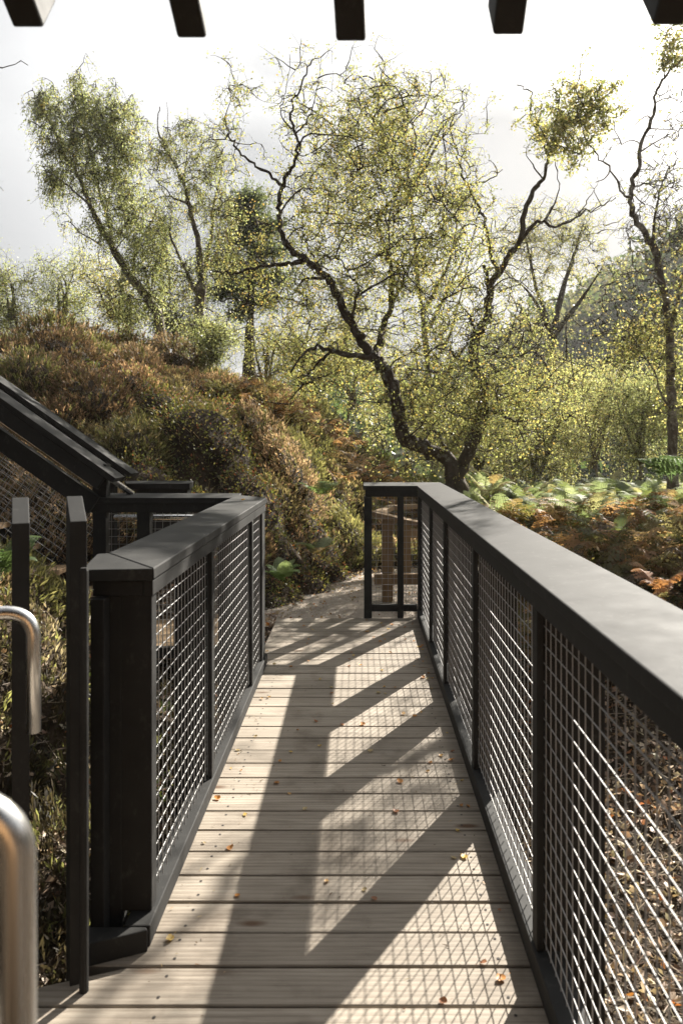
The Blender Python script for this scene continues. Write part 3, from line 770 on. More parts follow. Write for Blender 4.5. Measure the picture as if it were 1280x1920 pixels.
# ---------------------------------------------------------------- rocks
def rock(px, py, Z, sx, sy, sz, label, seed):
    c = W(px, py, Z); c[2] = float(ground(c[0], c[1]))-.02; r = np.random.default_rng(seed)
    import bmesh
    bm = bmesh.new(); bmesh.ops.create_icosphere(bm, subdivisions=4, radius=1)
    ks = r.normal(0, 1.6, (8, 3)); ph = r.uniform(0, 6.28, 8)
    for v in bm.verts:
        p = np.array(v.co); d = sum(np.sin(ks[i].dot(p)*1.3+ph[i]) for i in range(8))*.05+sum(np.sin(ks[i].dot(p)*5+ph[i]) for i in range(8))*.02+sum(np.sin(ks[i].dot(p)*13+ph[i]*3) for i in range(8))*.006
        v.co = Vector(p*(1+d)*[sx, sy, sz])
    me = bpy.data.meshes.new('rock'); bm.to_mesh(me); bm.free()
    me.polygons.foreach_set('use_smooth', [True]*len(me.polygons))
    o = link('rock', me, M['rock']); o.location = c; o.rotation_euler = (r.uniform(-.2, .2), r.uniform(-.1, .3), r.uniform(0, 3)); tag(o, label, 'rock')
rock(5, 712, 9.3, .5, .5, .17, 'flat rock outcrop at the left edge above the stair railing', 3)

# ---------------------------------------------------------------- trees
def catmull(P, k=5):
    P = np.asarray(P, float)
    if len(P) < 3: return np.array([P[0]+(P[-1]-P[0])*t for t in np.linspace(0, 1, k+1)])
    Q = np.concatenate([[2*P[0]-P[1]], P, [2*P[-1]-P[-2]]]); out = []
    for i in range(1, len(Q)-2):
        p0, p1, p2, p3 = Q[i-1:i+3]
        for t in np.linspace(0, 1, k, endpoint=False):
            out.append(.5*((2*p1)+(-p0+p2)*t+(2*p0-5*p1+4*p2-p3)*t*t+(-p0+3*p1-3*p2+p3)*t**3))
    out.append(Q[-2]); return np.array(out)
class TubeSet:
    def __init__(s): s.V = []; s.F = []; s.n = 0
    def add(s, pts, r, n):
        m = len(pts); T = unit(np.gradient(pts, axis=0)); ref = np.array([.3, .9, .2])
        U = unit(np.cross(T, ref)); B = np.cross(T, U); a = np.linspace(0, 2*np.pi, n, endpoint=False)
        V = pts[:, None, :]+r[:, None, None]*(np.cos(a)[None, :, None]*U[:, None, :]+np.sin(a)[None, :, None]*B[:, None, :])
        i = (np.arange(m-1)[:, None]*n+np.arange(n)[None, :]); j = (np.arange(m-1)[:, None]*n+(np.arange(n)+1)[None, :] % n)
        s.F.append(np.stack([i, j, j+n, i+n], -1).reshape(-1, 4)+s.n); s.V.append(V.reshape(-1, 3)); s.n += m*n
    def mesh(s, name): return npmesh(name, np.concatenate(s.V), [np.concatenate(s.F)], smooth=True)

def shade_keep(Pn, thin=.12):
    """thin the leaves whose shadow would fall on the deck"""
    sx = Pn[:, 0]-SUNV[0]*Pn[:, 2]; sy = Pn[:, 1]-SUNV[1]*Pn[:, 2]
    on = (sx > -1.1) & (sx < 2.2) & (sy > .8) & (sy < 6.3)
    pr = np.where(sy > 4.9, .45, np.where(sx > .75, max(.45, thin), thin))
    return ~on | (RN.random(len(Pn)) < pr)

def tree(name, label, cat, Z, limbs, blobs, pal, leaf=(.028, .042), nl=34, twr=.007, bark='bark', leafsp=.16, droop=.3, conv='c7', hang=0., group=None, depth=.75, wob=.06, twig_leafless=0., thin=.12, lsz=.92, spread=.46):
    """limbs: [(points px,py[,dz]), r0, r1]; blobs: (px,py,rx,ry,twigs)"""
    base = W(*limbs[0][0][0][:2], Z)
    root = empty(name, base-np.array([0, 0, .3]), label, cat, group)
    tr = TubeSet(); tw = TubeSet() if sum(b[4] for b in blobs) > 20 else tr; nodes = []; nrad = []
    for li, (pts, r0, r1) in enumerate(limbs):
        P3 = []
        for q in pts:
            dz = q[2] if len(q) > 2 else 0
            P3.append(W(q[0], q[1], Z+dz))
        if li == 0: P3 = [P3[0]-np.array([0, 0, 1.3])]+P3
        C3 = catmull(P3, 5); m = len(C3)
        amp = np.minimum(1, np.minimum(np.arange(m), 6)/6)[:, None]*wob*.35
        C3 = C3+RN.normal(0, 1, (m, 3))*amp*.5
        rad = .88*(r1+(r0-r1)*(1-np.linspace(0, 1, m))**1.3)*(1+.10*RN.normal(0, 1, m)); rad = np.maximum(rad, .002)
        if li == 0: rad[:6] *= np.linspace(1.35, 1.0, 6)
        tr.add(C3, rad, 9 if r0 > .05 else 6)
        st = 6 if li == 0 else 1
        nodes.append(C3[st:]); nrad.append(rad[st:])
    nodes = np.concatenate(nodes); cnt = len(nodes)
    N = np.zeros((cnt+sum(b[4] for b in blobs)*4+10, 3)); N[:cnt] = nodes
    LP = []; LC = []
    att = []
    for (px, py, rx, ry, n) in blobs:
        n = int(n*1.25); c = W(px, py, Z); u = RN.normal(0, spread, (n, 3))
        a = c+u*[rx/F*Z, rx/F*Z*depth, ry/F*Z]; att.append(a)
    # secondary branches first: crooked, thicker, reaching into each part of the crown
    N = np.concatenate([N, np.zeros((4000, 3))])
    for (px, py, rx, ry, n) in blobs:
        for _ in range(max(1, n//8)):
            a = W(px, py, Z)+RN.normal(0, spread*1.1, 3)*[rx/F*Z, rx/F*Z*depth, ry/F*Z]
            d2 = ((N[:cnt]-a)**2).sum(1)+np.maximum(0, N[:cnt, 2]-a[2])*.5
            p = N[int(np.argmin(d2))].copy(); L = np.linalg.norm(a-p)
            if L < .12: continue
            m = max(6, int(L/.10)); m = min(m, 16); t = np.linspace(0, 1, m)[:, None]
            path = p+(a-p)*t+np.sin(t*np.pi)*RN.normal(0, .13, 3)*L
            jit = np.cumsum(RN.normal(0, wob*.32, (m, 3)), 0)*np.minimum(1, L); jit -= t*jit[-1]; path = path+jit
            path[:, 2] += t[:, 0]*(1-t[:, 0])*L*.35
            tr.add(path, np.linspace(twr*(1.1+L*1.1), twr*.75, m), 5)
            for q in path[1:]: N[cnt] = q; cnt += 1
    att = np.concatenate(att); dmin = np.array([np.min(((N[:cnt]-a)**2).sum(1)) for a in att]); att = att[np.argsort(dmin)]
    for a in att:
        d2 = ((N[:cnt]-a)**2).sum(1)+np.maximum(0, N[:cnt, 2]-a[2])*.3
        i = int(np.argmin(d2)); p = N[i].copy(); L = np.linalg.norm(a-p)
        if L < .03: continue
        m = 5 if L < .8 else 8
        t = np.linspace(0, 1, m)[:, None]
        off = RN.normal(0, .10, 3)*L
        path = p+(a-p)*t+np.sin(t*np.pi)*off+RN.normal(0, wob*.45, (m, 3))*min(1, L)*np.sin(t*np.pi)
        path[:, 2] += (t[:, 0]*(1-t[:, 0]))*L*.25-hang*L*t[:, 0]**2*.3
        r0 = twr*(.8+L*.9); tw.add(path, np.linspace(r0, twr*.3, m), 4)
        N[cnt:cnt+3] = path[[m//3, 2*m//3, m-1]]; cnt += 3
        # side twiglets
        k = 3
        for _ in range(k):
            q = path[RN.integers(m//2, m)]; dv = unit(RN.normal(0, 1, 3)+[0, 0, -hang*2]); ll = RN.uniform(.10, .28)*Z/10
            pp = q+np.outer(np.linspace(0, 1, 4), dv*ll); pp[:, 2] -= hang*ll*np.linspace(0, 1, 4)**2*.6; pp[1:] += RN.normal(0, .012, (3, 3))
            tw.add(pp, np.linspace(twr*.45, twr*.2, 4), 3)
            if RN.random() < twig_leafless: continue
            nn = RN.poisson(nl*.98/k)
            tt = RN.random(nn)[:, None]*3; i0 = np.floor(tt).astype(int)[:, 0].clip(0, 2); fr = tt-i0[:, None]
            lp = pp[i0]*(1-fr)+pp[i0+1]*fr+RN.normal(0, leafsp*.24, (nn, 3))
            LP.append(lp)
            cc = pick(pal, 1)*.45+pick(pal, nn)*.55; LC.append(cc)
    LP = np.concatenate(LP); LC = np.concatenate(LC)
    kp = shade_keep(LP, thin); LP, LC = LP[kp], LC[kp]
    V, Fi, C = leafquads(LP, RN.uniform(*leaf, len(LP))*lsz, None, droop, LC, .66)
    link('trunk', tr.mesh('trunk'), M[bark], root)
    if tw is not tr: link('twigs', tw.mesh('twigs'), M['twig'], root)
    link('crown', npmesh('crown', V, [Fi], C), M['leaf'], root)
    print(name, 'leaves', len(LP), 'twigs', len(att))
    return root
def c7(*pts, dz=0): return [(440+p[0]/2.232, 80+p[1]/2.232, (p[2] if len(p) > 2 else dz)) for p in pts]
def c8(*pts, dz=0): return [(820+p[0]/2.1326, 40+p[1]/2.1326, (p[2] if len(p) > 2 else dz)) for p in pts]
def c6(*pts, dz=0): return [(p[0]/2, p[1]/2, dz) for p in pts]

PAL_MAIN = [((0.258, 0.283, 0.109), 4), ((0.364, 0.370, 0.153), 3.5), ((0.506, 0.474, 0.197), 2), ((0.647, 0.497, 0.164), .9), ((0.624, 0.335, 0.087), .35), ((0.175, 0.196, 0.076), 1.5)]
PAL_YEL = [((0.388, 0.393, 0.175), 3), ((0.517, 0.474, 0.219), 3), ((0.671, 0.555, 0.230), 1.2), ((0.270, 0.288, 0.120), 2), ((0.624, 0.381, 0.120), .25)]
PAL_GRN = [((0.364, 0.393, 0.197), 4), ((0.458, 0.486, 0.263), 3), ((0.258, 0.288, 0.131), 2.5), ((0.553, 0.497, 0.219), .7), ((0.576, 0.358, 0.120), .2)]
PAL_BUSH = [((0.399, 0.416, 0.186), 3), ((0.506, 0.497, 0.241), 2.5), ((0.270, 0.288, 0.131), 2.5), ((0.600, 0.520, 0.241), .6), ((0.506, 0.312, 0.142), .3)]

tree('gnarled_tree', 'large gnarled tree with many crooked stems standing behind the far end of the right railing', 'tree', 9.5, [
    (c7((930, 1930), (915, 1830)), .16, .15),
    (c7((915, 1840), (890, 1740), (800, 1700, -.1), (720, 1660, -.2), (690, 1600, -.2), (680, 1530, -.3), (665, 1450, -.3), (625, 1380, -.3), (590, 1325, -.3)), .115, .085),
    (c7((590, 1325), (545, 1275), (500, 1200), (450, 1110), (420, 1040), (370, 970), (300, 910), (240, 870), (205, 820), (190, 740), (188, 660), (200, 600), (235, 530), (265, 450), (255, 380), (230, 310), (255, 230), (290, 150), (320, 70), dz=-.3), .075, .010),
    (c7((590, 1325, -.3), (600, 1260, 0), (620, 1190, .2), (650, 1100, .3), (655, 1000, .4), (650, 930, .4), (630, 860, .4), (600, 760, .4), (620, 700, .4), (680, 620, .4), (690, 540, .4), (660, 500, .4), (680, 400, .5), (740, 350, .5), (790, 270, .5)), .058, .010),
    (c7((575, 1322, -.3), (480, 1305, -.5), (400, 1290, -.7), (340, 1275, -.8), (280, 1310, -.9), (230, 1380, -.9)), .048, .012),
    (c7((405, 1290, -.7), (350, 1340, -.6), (290, 1395, -.5)), .026, .008),
    (c7((300, 912, -.3), (240, 922, -.35), (150, 930, -.4), (60, 945, -.6), (-20, 970, -.7), (-80, 960, -.8)), .038, .010),
    (c7((380, 985, -.3), (300, 990, -.1), (260, 1030, 0), (240, 1085, 0)), .024, .008),
    (c7((200, 600, -.3), (130, 540, -.4), (40, 480, -.5), (-10, 400, -.5), (-40, 330, -.5), (-10, 220, -.5)), .026, .006),
    (c7((490, 1180, -.3), (500, 1100, -.4), (515, 1030, -.5), (470, 960, -.5), (440, 900, -.6)), .026, .008),
    (c7((660, 1080, .3), (700, 1010, .2), (715, 960, .1), (690, 930, 0), (640, 900, 0)), .028, .010),
    (c7((700, 935, .2), (760, 925, .3), (860, 925, .5)), .020, .008),
    (c7((370, 970, -.3), (330, 890, 0), (290, 830, .2), (250, 780, .3)), .024, .007),
    (c7((255, 380, -.3), (300, 330, -.3), (330, 250, -.2), (350, 150, -.2)), .014, .005),
    (c7((235, 360, -.3), (195, 300, -.4), (215, 200, -.4), (235, 40, -.4)), .012, .003),
    (c7((925, 1850, 0), (960, 1740, .1), (1010, 1640, .2), (1030, 1560, .3), (1040, 1450, .3), (1010, 1350, .3), (1000, 1250, .3), (1040, 1170, .3), (1065, 1090, .3), (1065, 1020, .3)), .105, .062),
    (c8((200, 1060), (270, 970), (320, 890), (360, 740), (380, 680), (430, 610), (440, 520), (400, 440), (370, 380), (380, 290), (320, 260), dz=.3), .058, .008),
    (c7((1065, 1025, .3), (1050, 970, .3), (1045, 930, .3)), .034, .024),
    (c7((1100, 955, .3), (1070, 880, .4), (1050, 770, .5), (1020, 690, .5), (960, 570, .5), (930, 460, .6), (900, 340, .6), (960, 260, .6), (985, 160, .6)), .034, .005),
    (c7((1030, 1540, .3), (1100, 1550, .1), (1180, 1590, 0)), .045, .014),
    (c7((905, 1750, 0), (850, 1640, .2), (780, 1590, .2), (700, 1580, .2)), .038, .012),
    (c8((320, 890, .3), (400, 800, .2), (480, 820, .1), (570, 770, 0), (640, 740, 0), (710, 710, 0)), .030, .006),
    (c8((430, 800, .2), (480, 690, .2), (480, 610, .2)), .016, .005),
    (c8((420, 630, .3), (370, 560, .3), (345, 500, .3)), .014, .004),
    (c8((560, 775, 0), (610, 700, 0), (640, 620, 0)), .010, .003),
    (c7((1000, 1250, .3), (1000, 1190, .2), (995, 1140, .2)), .02, .012)],
    [(720, 320, 105, 120, 330), (640, 260, 60, 90, 90), (600, 420, 80, 100, 140), (760, 470, 110, 90, 230), (690, 540, 90, 60, 90), (560, 560, 80, 70, 80), (550, 200, 50, 60, 26),
     (440, 230, 35, 70, 30), (840, 400, 60, 120, 110), (900, 560, 55, 80, 60), (860, 660, 110, 90, 260), (780, 780, 90, 80, 160), (930, 750, 100, 80, 230), (600, 700, 80, 60, 80), (650, 620, 60, 50, 50), (460, 500, 60, 60, 50), (980, 640, 50, 60, 50), (1010, 250, 20, 40, 8), (740, 180, 80, 35, 60)],
    PAL_MAIN, (.024, .042), 29, .0070, 'bark', .17, .3, wob=.08, twig_leafless=.15, spread=.68)

tree('birch_tree', 'tall birch with grey green leaves leaning left on the hilltop, leftmost of the tall trees', 'tree', 14.0, [
    (c6((600, 1220), (560, 1130), (500, 1050), (440, 960)), .12, .085),
    (c6((440, 960), (390, 870), (340, 770), (290, 650), (240, 580), (200, 480), (150, 380), (120, 330)), .075, .008),
    (c6((430, 940), (400, 800), (350, 640), (320, 480), (305, 350), (300, 260), dz=.4), .05, .008),
    (c6((500, 1050), (510, 930), (560, 850), (590, 770), dz=.3), .05, .012),
    (c6((570, 1130), (555, 1060), (530, 980), dz=.1), .05, .02),
    (c6((400, 800), (430, 650), (440, 500), (470, 400), dz=.5), .03, .008),
    (c6((380, 920), (290, 860), (250, 800), (215, 815)), .02, .005),
    (c6((340, 770), (260, 700), (180, 640), (160, 620), dz=-.3), .025, .006)],
    [(85, 195, 32, 42, 55), (150, 175, 20, 50, 45), (130, 250, 60, 60, 110), (200, 220, 60, 60, 150), (240, 270, 45, 60, 70), (180, 320, 70, 60, 120), (100, 325, 26, 45, 40), (240, 400, 60, 80, 120), (290, 470, 70, 80, 130), (180, 420, 35, 50, 18), (130, 420, 30, 30, 5), (260, 560, 70, 50, 80)],
    PAL_GRN, (.030, .050), 40, .009, 'birch', .17, .9, hang=.7, thin=.2)
tree('birch_tree', 'forked birch with bare upright limbs on the hilltop right of the leaning birch', 'tree', 13.5, [
    (c6((750, 1180), (755, 1060)), .12, .10),
    (c6((755, 1060), (745, 920), (710, 780), (690, 690), (620, 550), (590, 470), (600, 400)), .075, .008),
    (c6((745, 1120), (690, 1000), (645, 900), (640, 820)), .05, .015),
    (c6((755, 1060), (790, 900), (800, 780), (830, 640), (835, 560), dz=.3), .055, .010),
    (c6((765, 1030), (820, 930), (850, 860), dz=.4), .035, .012),
    (c6((700, 760), (650, 740), (600, 690), (540, 620), dz=-.2), .022, .006),
    (c6((690, 690), (700, 580), (700, 500), dz=.2), .022, .006),
    (c6((620, 550), (630, 470), (628, 385), dz=.1), .014, .004)],
    [(345, 270, 40, 45, 45), (300, 290, 30, 50, 40), (350, 230, 20, 20, 10), (400, 290, 35, 50, 45), (370, 350, 60, 60, 60), (320, 400, 50, 60, 50), (420, 390, 45, 60, 50), (340, 520, 50, 50, 55), (410, 480, 40, 50, 40), (380, 610, 60, 25, 50)],
    PAL_GRN+[((.34, .27, .07), 1.5)], (.028, .046), 30, .008, 'birch', .16, .8, hang=.5, thin=.2)

tree('pine_tree', 'dark pine with flat layered branches behind the two hilltop birches', 'tree', 19.0, [
    (c6((935, 1290), (942, 1150), (940, 1000), (930, 860), (925, 740)), .17, .03)]+[
    (c6((938-i*1, y), (938+s*w*.6, y-20), (938+s*w, y-8), dz=d), .05, .01) for i, (y, s, w, d) in enumerate([(1150, 1, 90, .2), (1140, -1, 110, -.3), (1080, 1, 100, -.5), (1070, -1, 95, .4), (1000, 1, 90, .3), (990, -1, 100, -.2), (930, 1, 80, 0), (900, -1, 80, .3), (850, 1, 60, -.3), (820, -1, 55, .2), (770, 1, 40, 0)])],
    [(470, 375, 28, 18, 50), (455, 400, 40, 18, 60), (490, 425, 45, 16, 60), (440, 450, 45, 14, 50), (500, 470, 45, 14, 50), (430, 500, 50, 14, 60), (500, 520, 50, 14, 60), (430, 545, 45, 16, 60), (490, 565, 45, 14, 50), (445, 590, 30, 12, 25)],
    [((.09, .12, .05), 4), ((.13, .155, .07), 3), ((.18, .19, .09), 1)], (.04, .08), 52, .010, 'bark', .22, -.2, thin=.3)

tree('birch_tree', 'slender dark trunked birch with sparse yellow leaves near the right edge', 'tree', 8.6, [
    (c8((935, 1720), (935, 1500), (930, 1300), (910, 1120), (880, 960), (840, 860), (780, 770), (770, 680), (795, 600), (820, 470), (860, 380), (870, 290), (910, 210), (980, 150), (1050, 80), dz=0), .068, .010),
    (c8((770, 700), (740, 690), (700, 610), (650, 550), (600, 480), (560, 380), dz=-.1), .018, .005),
    (c8((925, 1540), (880, 1470), (840, 1350), (760, 1230), dz=-.2), .016, .005),
    (c8((860, 900), (870, 760), (900, 640), (960, 560), dz=.3), .022, .006),
    (c8((930, 1250), (960, 1100), (1000, 950), (1040, 800), dz=.3), .03, .01),
    (c8((905, 220), (900, 150), (920, 60), dz=0), .010, .004),
    (c8((900, 1050), (840, 1010), (740, 1010), (700, 1040), dz=-.3), .014, .004)],
    [(1075, 235, 62, 60, 95), (1110, 190, 40, 40, 50), (1050, 265, 30, 30, 30), (1255, 100, 30, 50, 45), (1265, 200, 25, 60, 40), (1225, 300, 50, 60, 40), (1240, 370, 50, 70, 90), (1265, 440, 40, 60, 90), (1215, 480, 50, 60, 50), (1170, 545, 40, 30, 26), (1260, 560, 30, 50, 30), (1180, 640, 50, 45, 90), (1230, 620, 50, 60, 80), (1260, 720, 30, 60, 30), (1120, 610, 30, 20, 12)],
    PAL_YEL+[((.16, .19, .05), 3)], (.030, .050), 26, .006, 'birch', .12, .4, thin=.07, spread=.62)

# background trees and bushes
def gen_limbs(px, py, top, spread, r, n=6, lean=0):
    L = [([(px, py), (px+lean*.3+random.uniform(-6, 6), py*.7+top*.3), (px+lean*.7+random.uniform(-10, 10), py*.35+top*.65), (px+lean, top)], r, r*.15)]
    for i in range(n):
        t = random.uniform(.15, .8); y0 = py+(top-py)*t; x0 = px+lean*t; s = random.choice((-1, 1))
        L.append(([(x0, y0, 0), (x0+s*spread*.45, y0+(top-py)*.14, random.uniform(-.6, .6)), (x0+s*spread*random.uniform(.7, 1), y0+(top-py)*random.uniform(.2, .4), random.uniform(-1, 1))], r*.45, r*.08))
    return L
tree('birch_tree', 'dense golden birch standing directly behind the crown of the gnarled tree', 'tree', 15.0, gen_limbs(815, 880, 190, 110, .13, 8, -60),
     [(700, 240, 80, 70, 80), (640, 340, 60, 80, 45), (770, 300, 90, 90, 100), (850, 420, 60, 100, 60), (800, 540, 80, 100, 60), (700, 450, 90, 90, 45), (850, 720, 60, 80, 50)], PAL_YEL, (.030, .050), 30, .009, 'birch', .2, .6, hang=.4, thin=.3, spread=.65)
tree('oak_tree', 'spreading yellow green tree in the gap between the gnarled tree and the slender birch', 'tree', 20.0,
     [([(1036, 690), (1035, 640), (1025, 600), (1000, 520), (985, 440)], .16, .03), ([(1035, 640), (1050, 560), (1075, 480), (1090, 430)], .12, .03), ([(1036, 630), (1090, 560), (1130, 500)], .10, .02), ([(1030, 620), (1000, 560), (960, 520)], .08, .02)],
     [(1000, 430, 60, 45, 70), (1070, 430, 60, 40, 70), (960, 480, 40, 50, 40), (1110, 500, 50, 50, 30), (1030, 500, 70, 50, 60), (950, 570, 50, 60, 40), (990, 620, 60, 50, 40)], PAL_YEL+[((.20, .22, .09), 4)], (.035, .058), 34, .011, 'bark', .26, .3, thin=.5, spread=.65)
bushes = [
 (900, 880, 12.5, 740, 90, 'hazel_bush', 'yellow leaved bush tucked behind the right stem of the gnarled tree', PAL_BUSH),
 (1010, 890, 12.0, 700, 80, 'hazel_bush', 'broad olive bush just right of the gnarled tree base', PAL_BUSH),
 (1110, 880, 13.5, 690, 85, 'hazel_bush', 'sunlit yellow green bush left of the slender birch trunk', PAL_BUSH),
 (1200, 870, 12.5, 720, 70, 'hazel_bush', 'low green bush around the foot of the slender birch', PAL_GRN),
 (1060, 800, 19.0, 690, 80, 'hazel_bush', 'paler bush farther back below the spreading tree', PAL_YEL),
 (1180, 790, 20.0, 700, 90, 'hazel_bush', 'distant golden green bush in front of the wooded hill at the right', PAL_BUSH),
 (1290, 850, 12.0, 640, 60, 'hazel_bush', 'bush cut by the right edge beyond the slender birch', PAL_BUSH),
 (570, 720, 15.0, 570, 70, 'young_birch', 'small yellow birch on the slope left of the gnarled tree stems', PAL_YEL),
 (660, 770, 16.0, 620, 60, 'young_birch', 'thin golden sapling seen between the two main stems of the gnarled tree', PAL_YEL),
 (770, 800, 15.5, 640, 70, 'young_birch', 'sapling filling the space right of the bent main stem', PAL_MAIN),
 (25, 600, 17.0, 500, 45, 'young_birch', 'pale young birch at the left edge on the skyline', PAL_GRN),
 (120, 590, 17.5, 485, 50, 'young_birch', 'wispy young birch on the skyline behind the highest heather', PAL_GRN),
 (215, 600, 17.0, 500, 50, 'young_birch', 'yellowing young birch low on the skyline left of the leaning birch', PAL_YEL),
 (330, 640, 16.5, 540, 60, 'young_birch', 'light green sapling between the feet of the two hilltop birches', PAL_GRN),
 (400, 680, 12.0, 590, 45, 'young_birch', 'small leafy sapling at the crest right of the forked birch', PAL_GRN),
 (500, 720, 13.0, 600, 60, 'young_birch', 'twiggy sapling in front of the pine trunk', PAL_MAIN),
]
for (px, py, Z, top, spr, nm, lab, pal) in bushes:
    k = Z/12
    L = []
    for i in range(5):
        x1 = px+random.uniform(-.8, .8)*spr; L.append(([(px+random.uniform(-8, 8), py), ((px+x1)/2+random.uniform(-10, 10), (py*.5+top*.5)), (x1, top+random.uniform(0, 40))], .035*k, .008))
    hh = (py-top)
    bl2 = [(px+random.uniform(-.75, .75)*spr, top+hh*random.uniform(.08, .95 if nm == 'hazel_bush' else 1.08), spr*.62, hh*.30, 46 if nm == 'hazel_bush' else 22) for _ in range(7)]
    tree(nm, lab, 'bush' if nm == 'hazel_bush' else 'tree', Z, L, bl2, pal, (.024*k, .040*k), 36, .006*k, 'birch', .2*k, .3, thin=.2, spread=.60)

# overhanging twig at the top left, from a tree outside the frame
tree('birch_tree', 'birch outside the left edge of which only orange tipped twigs reach into the top left', 'tree', 4.2,
     [([(-420, 1100), (-400, 600), (-330, 300), (-250, 100)], .06, .02), ([(-330, 300), (-200, 200), (-80, 140), (0, 125), (48, 118)], .012, .0025), ([(-80, 140), (-40, 150), (6, 158)], .004, .002), ([(-330, 420), (-120, 360), (-20, 345), (6, 352)], .008, .002)],
     [(10, 128, 22, 12, 3), (-30, 150, 30, 20, 5), (-20, 345, 24, 14, 5)], [((.50, .22, .04), 3), ((.12, .14, .04), 2)], (.026, .036), 6, .0016, 'birch', .02, .8, depth=.5, thin=1)

# ---------------------------------------------------------------- distant wood
def wood():
    LP = []; LC = []; LS = []
    n = 620
    for _ in range(n):
        ang = math.radians(random.uniform(-4, 34)); r = random.uniform(40, 105)
        x = r*math.sin(ang); y = r*math.cos(ang); z = float(GZ(x, y))
        R = random.uniform(2.0, 4.4); k = 150
        u = unit(RN.normal(0, 1, (k, 3)))*RN.uniform(.55, 1.08, (k, 1)); u[:, 2] = np.abs(u[:, 2])*1.15
        LP.append(np.array([x, y, z+.3*R])+u*R)
        base = random.choice([(.07, .10, .035), (.055, .08, .028), (.10, .12, .04), (.15, .135, .07), (.12, .115, .055), (.06, .09, .03)])
        LC.append(pick([(base, 1)], k)); LS.append(RN.uniform(.35, .75, k))
    V, Fi, C = leafquads(np.concatenate(LP), np.concatenate(LS), None, 0, np.concatenate(LC), .8)
    tag(link('distant_wood', npmesh('distant_wood', V, [Fi], C), M['leaf']), 'dark wooded hillside far behind at the right', 'wood', kind='stuff')
wood()

# ---------------------------------------------------------------- fallen leaves on the deck
def leaf_proto(i, colr):
    r = np.random.default_rng(i); n = 10; V = [(0, 0, 0)]; a = np.linspace(0, 2*np.pi, n, endpoint=False)
    for k, t in enumerate(a):
        rad = .013*(1+.25*math.cos(t))*(1+r.uniform(-.12, .12)); V.append((rad*1.25*math.cos(t), rad*math.sin(t), .003+r.uniform(0, .007)))
    Fs = [(0, 1+k, 1+(k+1) % n) for k in range(n)]
    V = np.array(V+[(-.016, .0005, .004), (-.034, .001, .008), (-.034, -.001, .008)]); Fs.append((n+1, n+2, n+3))
    me = npmesh('fallen_leaf', V, [np.array(Fs)], np.tile(colr, (len(V), 1)))
    me.materials.append(M['litter']); return me
protos = [leaf_proto(i, c) for i, c in enumerate([(.42, .20, .07), (.50, .30, .11), (.46, .36, .20), (.30, .13, .06), (.52, .24, .07), (.55, .38, .12)])]
spots = [(546, 1251), (604, 1222), (620, 1290), (654, 1237), (676, 1248), (716, 1258), (740, 1290), (775, 1250), (708, 1300), (622, 1301), (680, 1359), (545, 1411), (519, 1470), (543, 1490), (571, 1519), (742, 1523), (750, 1468), (460, 1530), (432, 1591), (612, 1654), (684, 1670), (702, 1688), (445, 1682), (320, 1762), (806, 1431), (801, 1448), (848, 1610), (832, 1880), (935, 1545), (870, 1610), (700, 1196), (690, 1185), (722, 1190), (760, 1200), (735, 1172), (727, 1180), (712, 1204), (500, 1222), (515, 1246), (655, 1250), (578, 1240), (600, 1275), (820, 1265), (756, 1340), (722, 1302), (640, 1360), (525, 1428), (600, 1400), (558, 1370), (826, 1418), (694, 1410)]
for i, (px, py) in enumerate(spots):
    Z = F*H/(py-CY); x = (px-CX)/F*Z
    o = bpy.data.objects.new('fallen_leaf', protos[i % 6]); COL.objects.link(o)
    o.location = (x, Z, .003); o.rotation_euler = (random.uniform(-.15, .15), random.uniform(-.15, .15), random.uniform(0, 6.28)); s = random.uniform(.5, .95); o.scale = (s, s, s)
    tag(o, 'small dry birch leaf lying on the deck boards', 'leaf', 'fallen leaves scattered on the deck')
rr2 = random.Random(5)
for i in range(70):
    edge = rr2.random()
    if edge < .45: x = .45-abs(rr2.gauss(0, .05)); y = rr2.uniform(1.6, 6.0)
    elif edge < .6: x = -.58+abs(rr2.gauss(0, .04)); y = rr2.uniform(2.3, 4.8)
    else: x = rr2.uniform(-.5, .42); y = 6.05-abs(rr2.gauss(0, .9))
    o = bpy.data.objects.new('fallen_leaf', protos[i % 6]); COL.objects.link(o)
    o.location = (x, y, .003); o.rotation_euler = (rr2.uniform(-.2, .2), rr2.uniform(-.2, .2), rr2.uniform(0, 6.28)); q = rr2.uniform(.35, .9); o.scale = (q, q*rr2.uniform(.7, 1), q)
    tag(o, 'small dry birch leaf lying on the deck boards', 'leaf', 'fallen leaves scattered on the deck')
def grit():
    n = 900; x = RN.uniform(-.58, .46, n); y = RN.uniform(1.3, 6.1, n); m = (RN.random(n) < .25+.75*(np.abs(x+.06)/.5)**4+.5*(y > 5)); x, y = x[m], y[m]; n = len(x)
    th = RN.uniform(0, 6.28, n); L = RN.uniform(.004, .03, n)*np.where(RN.random(n) < .7, .4, 1)
    d = np.stack([np.cos(th)*L, np.sin(th)*L, np.zeros(n)], 1); b = np.stack([-np.sin(th), np.cos(th), np.zeros(n)], 1)*RN.uniform(.0008, .0022, (n, 1)); p = np.stack([x, y, np.full(n, .004)], 1)
    V = np.stack([p-b, p+d*.5-b*.8+[0, 0, .002], p+d, p+b+[0, 0, .001]], 1).reshape(-1, 3)
    tag(link('leaf_crumbs', npmesh('leaf_crumbs', V, [np.arange(n*4).reshape(n, 4)], np.repeat(pick([((.12, .08, .05), 3), ((.32, .24, .14), 2)], n), 4, axis=0)), M['litter']), 'crumbs of bark and leaf on the deck boards', 'debris', kind='stuff')
grit()
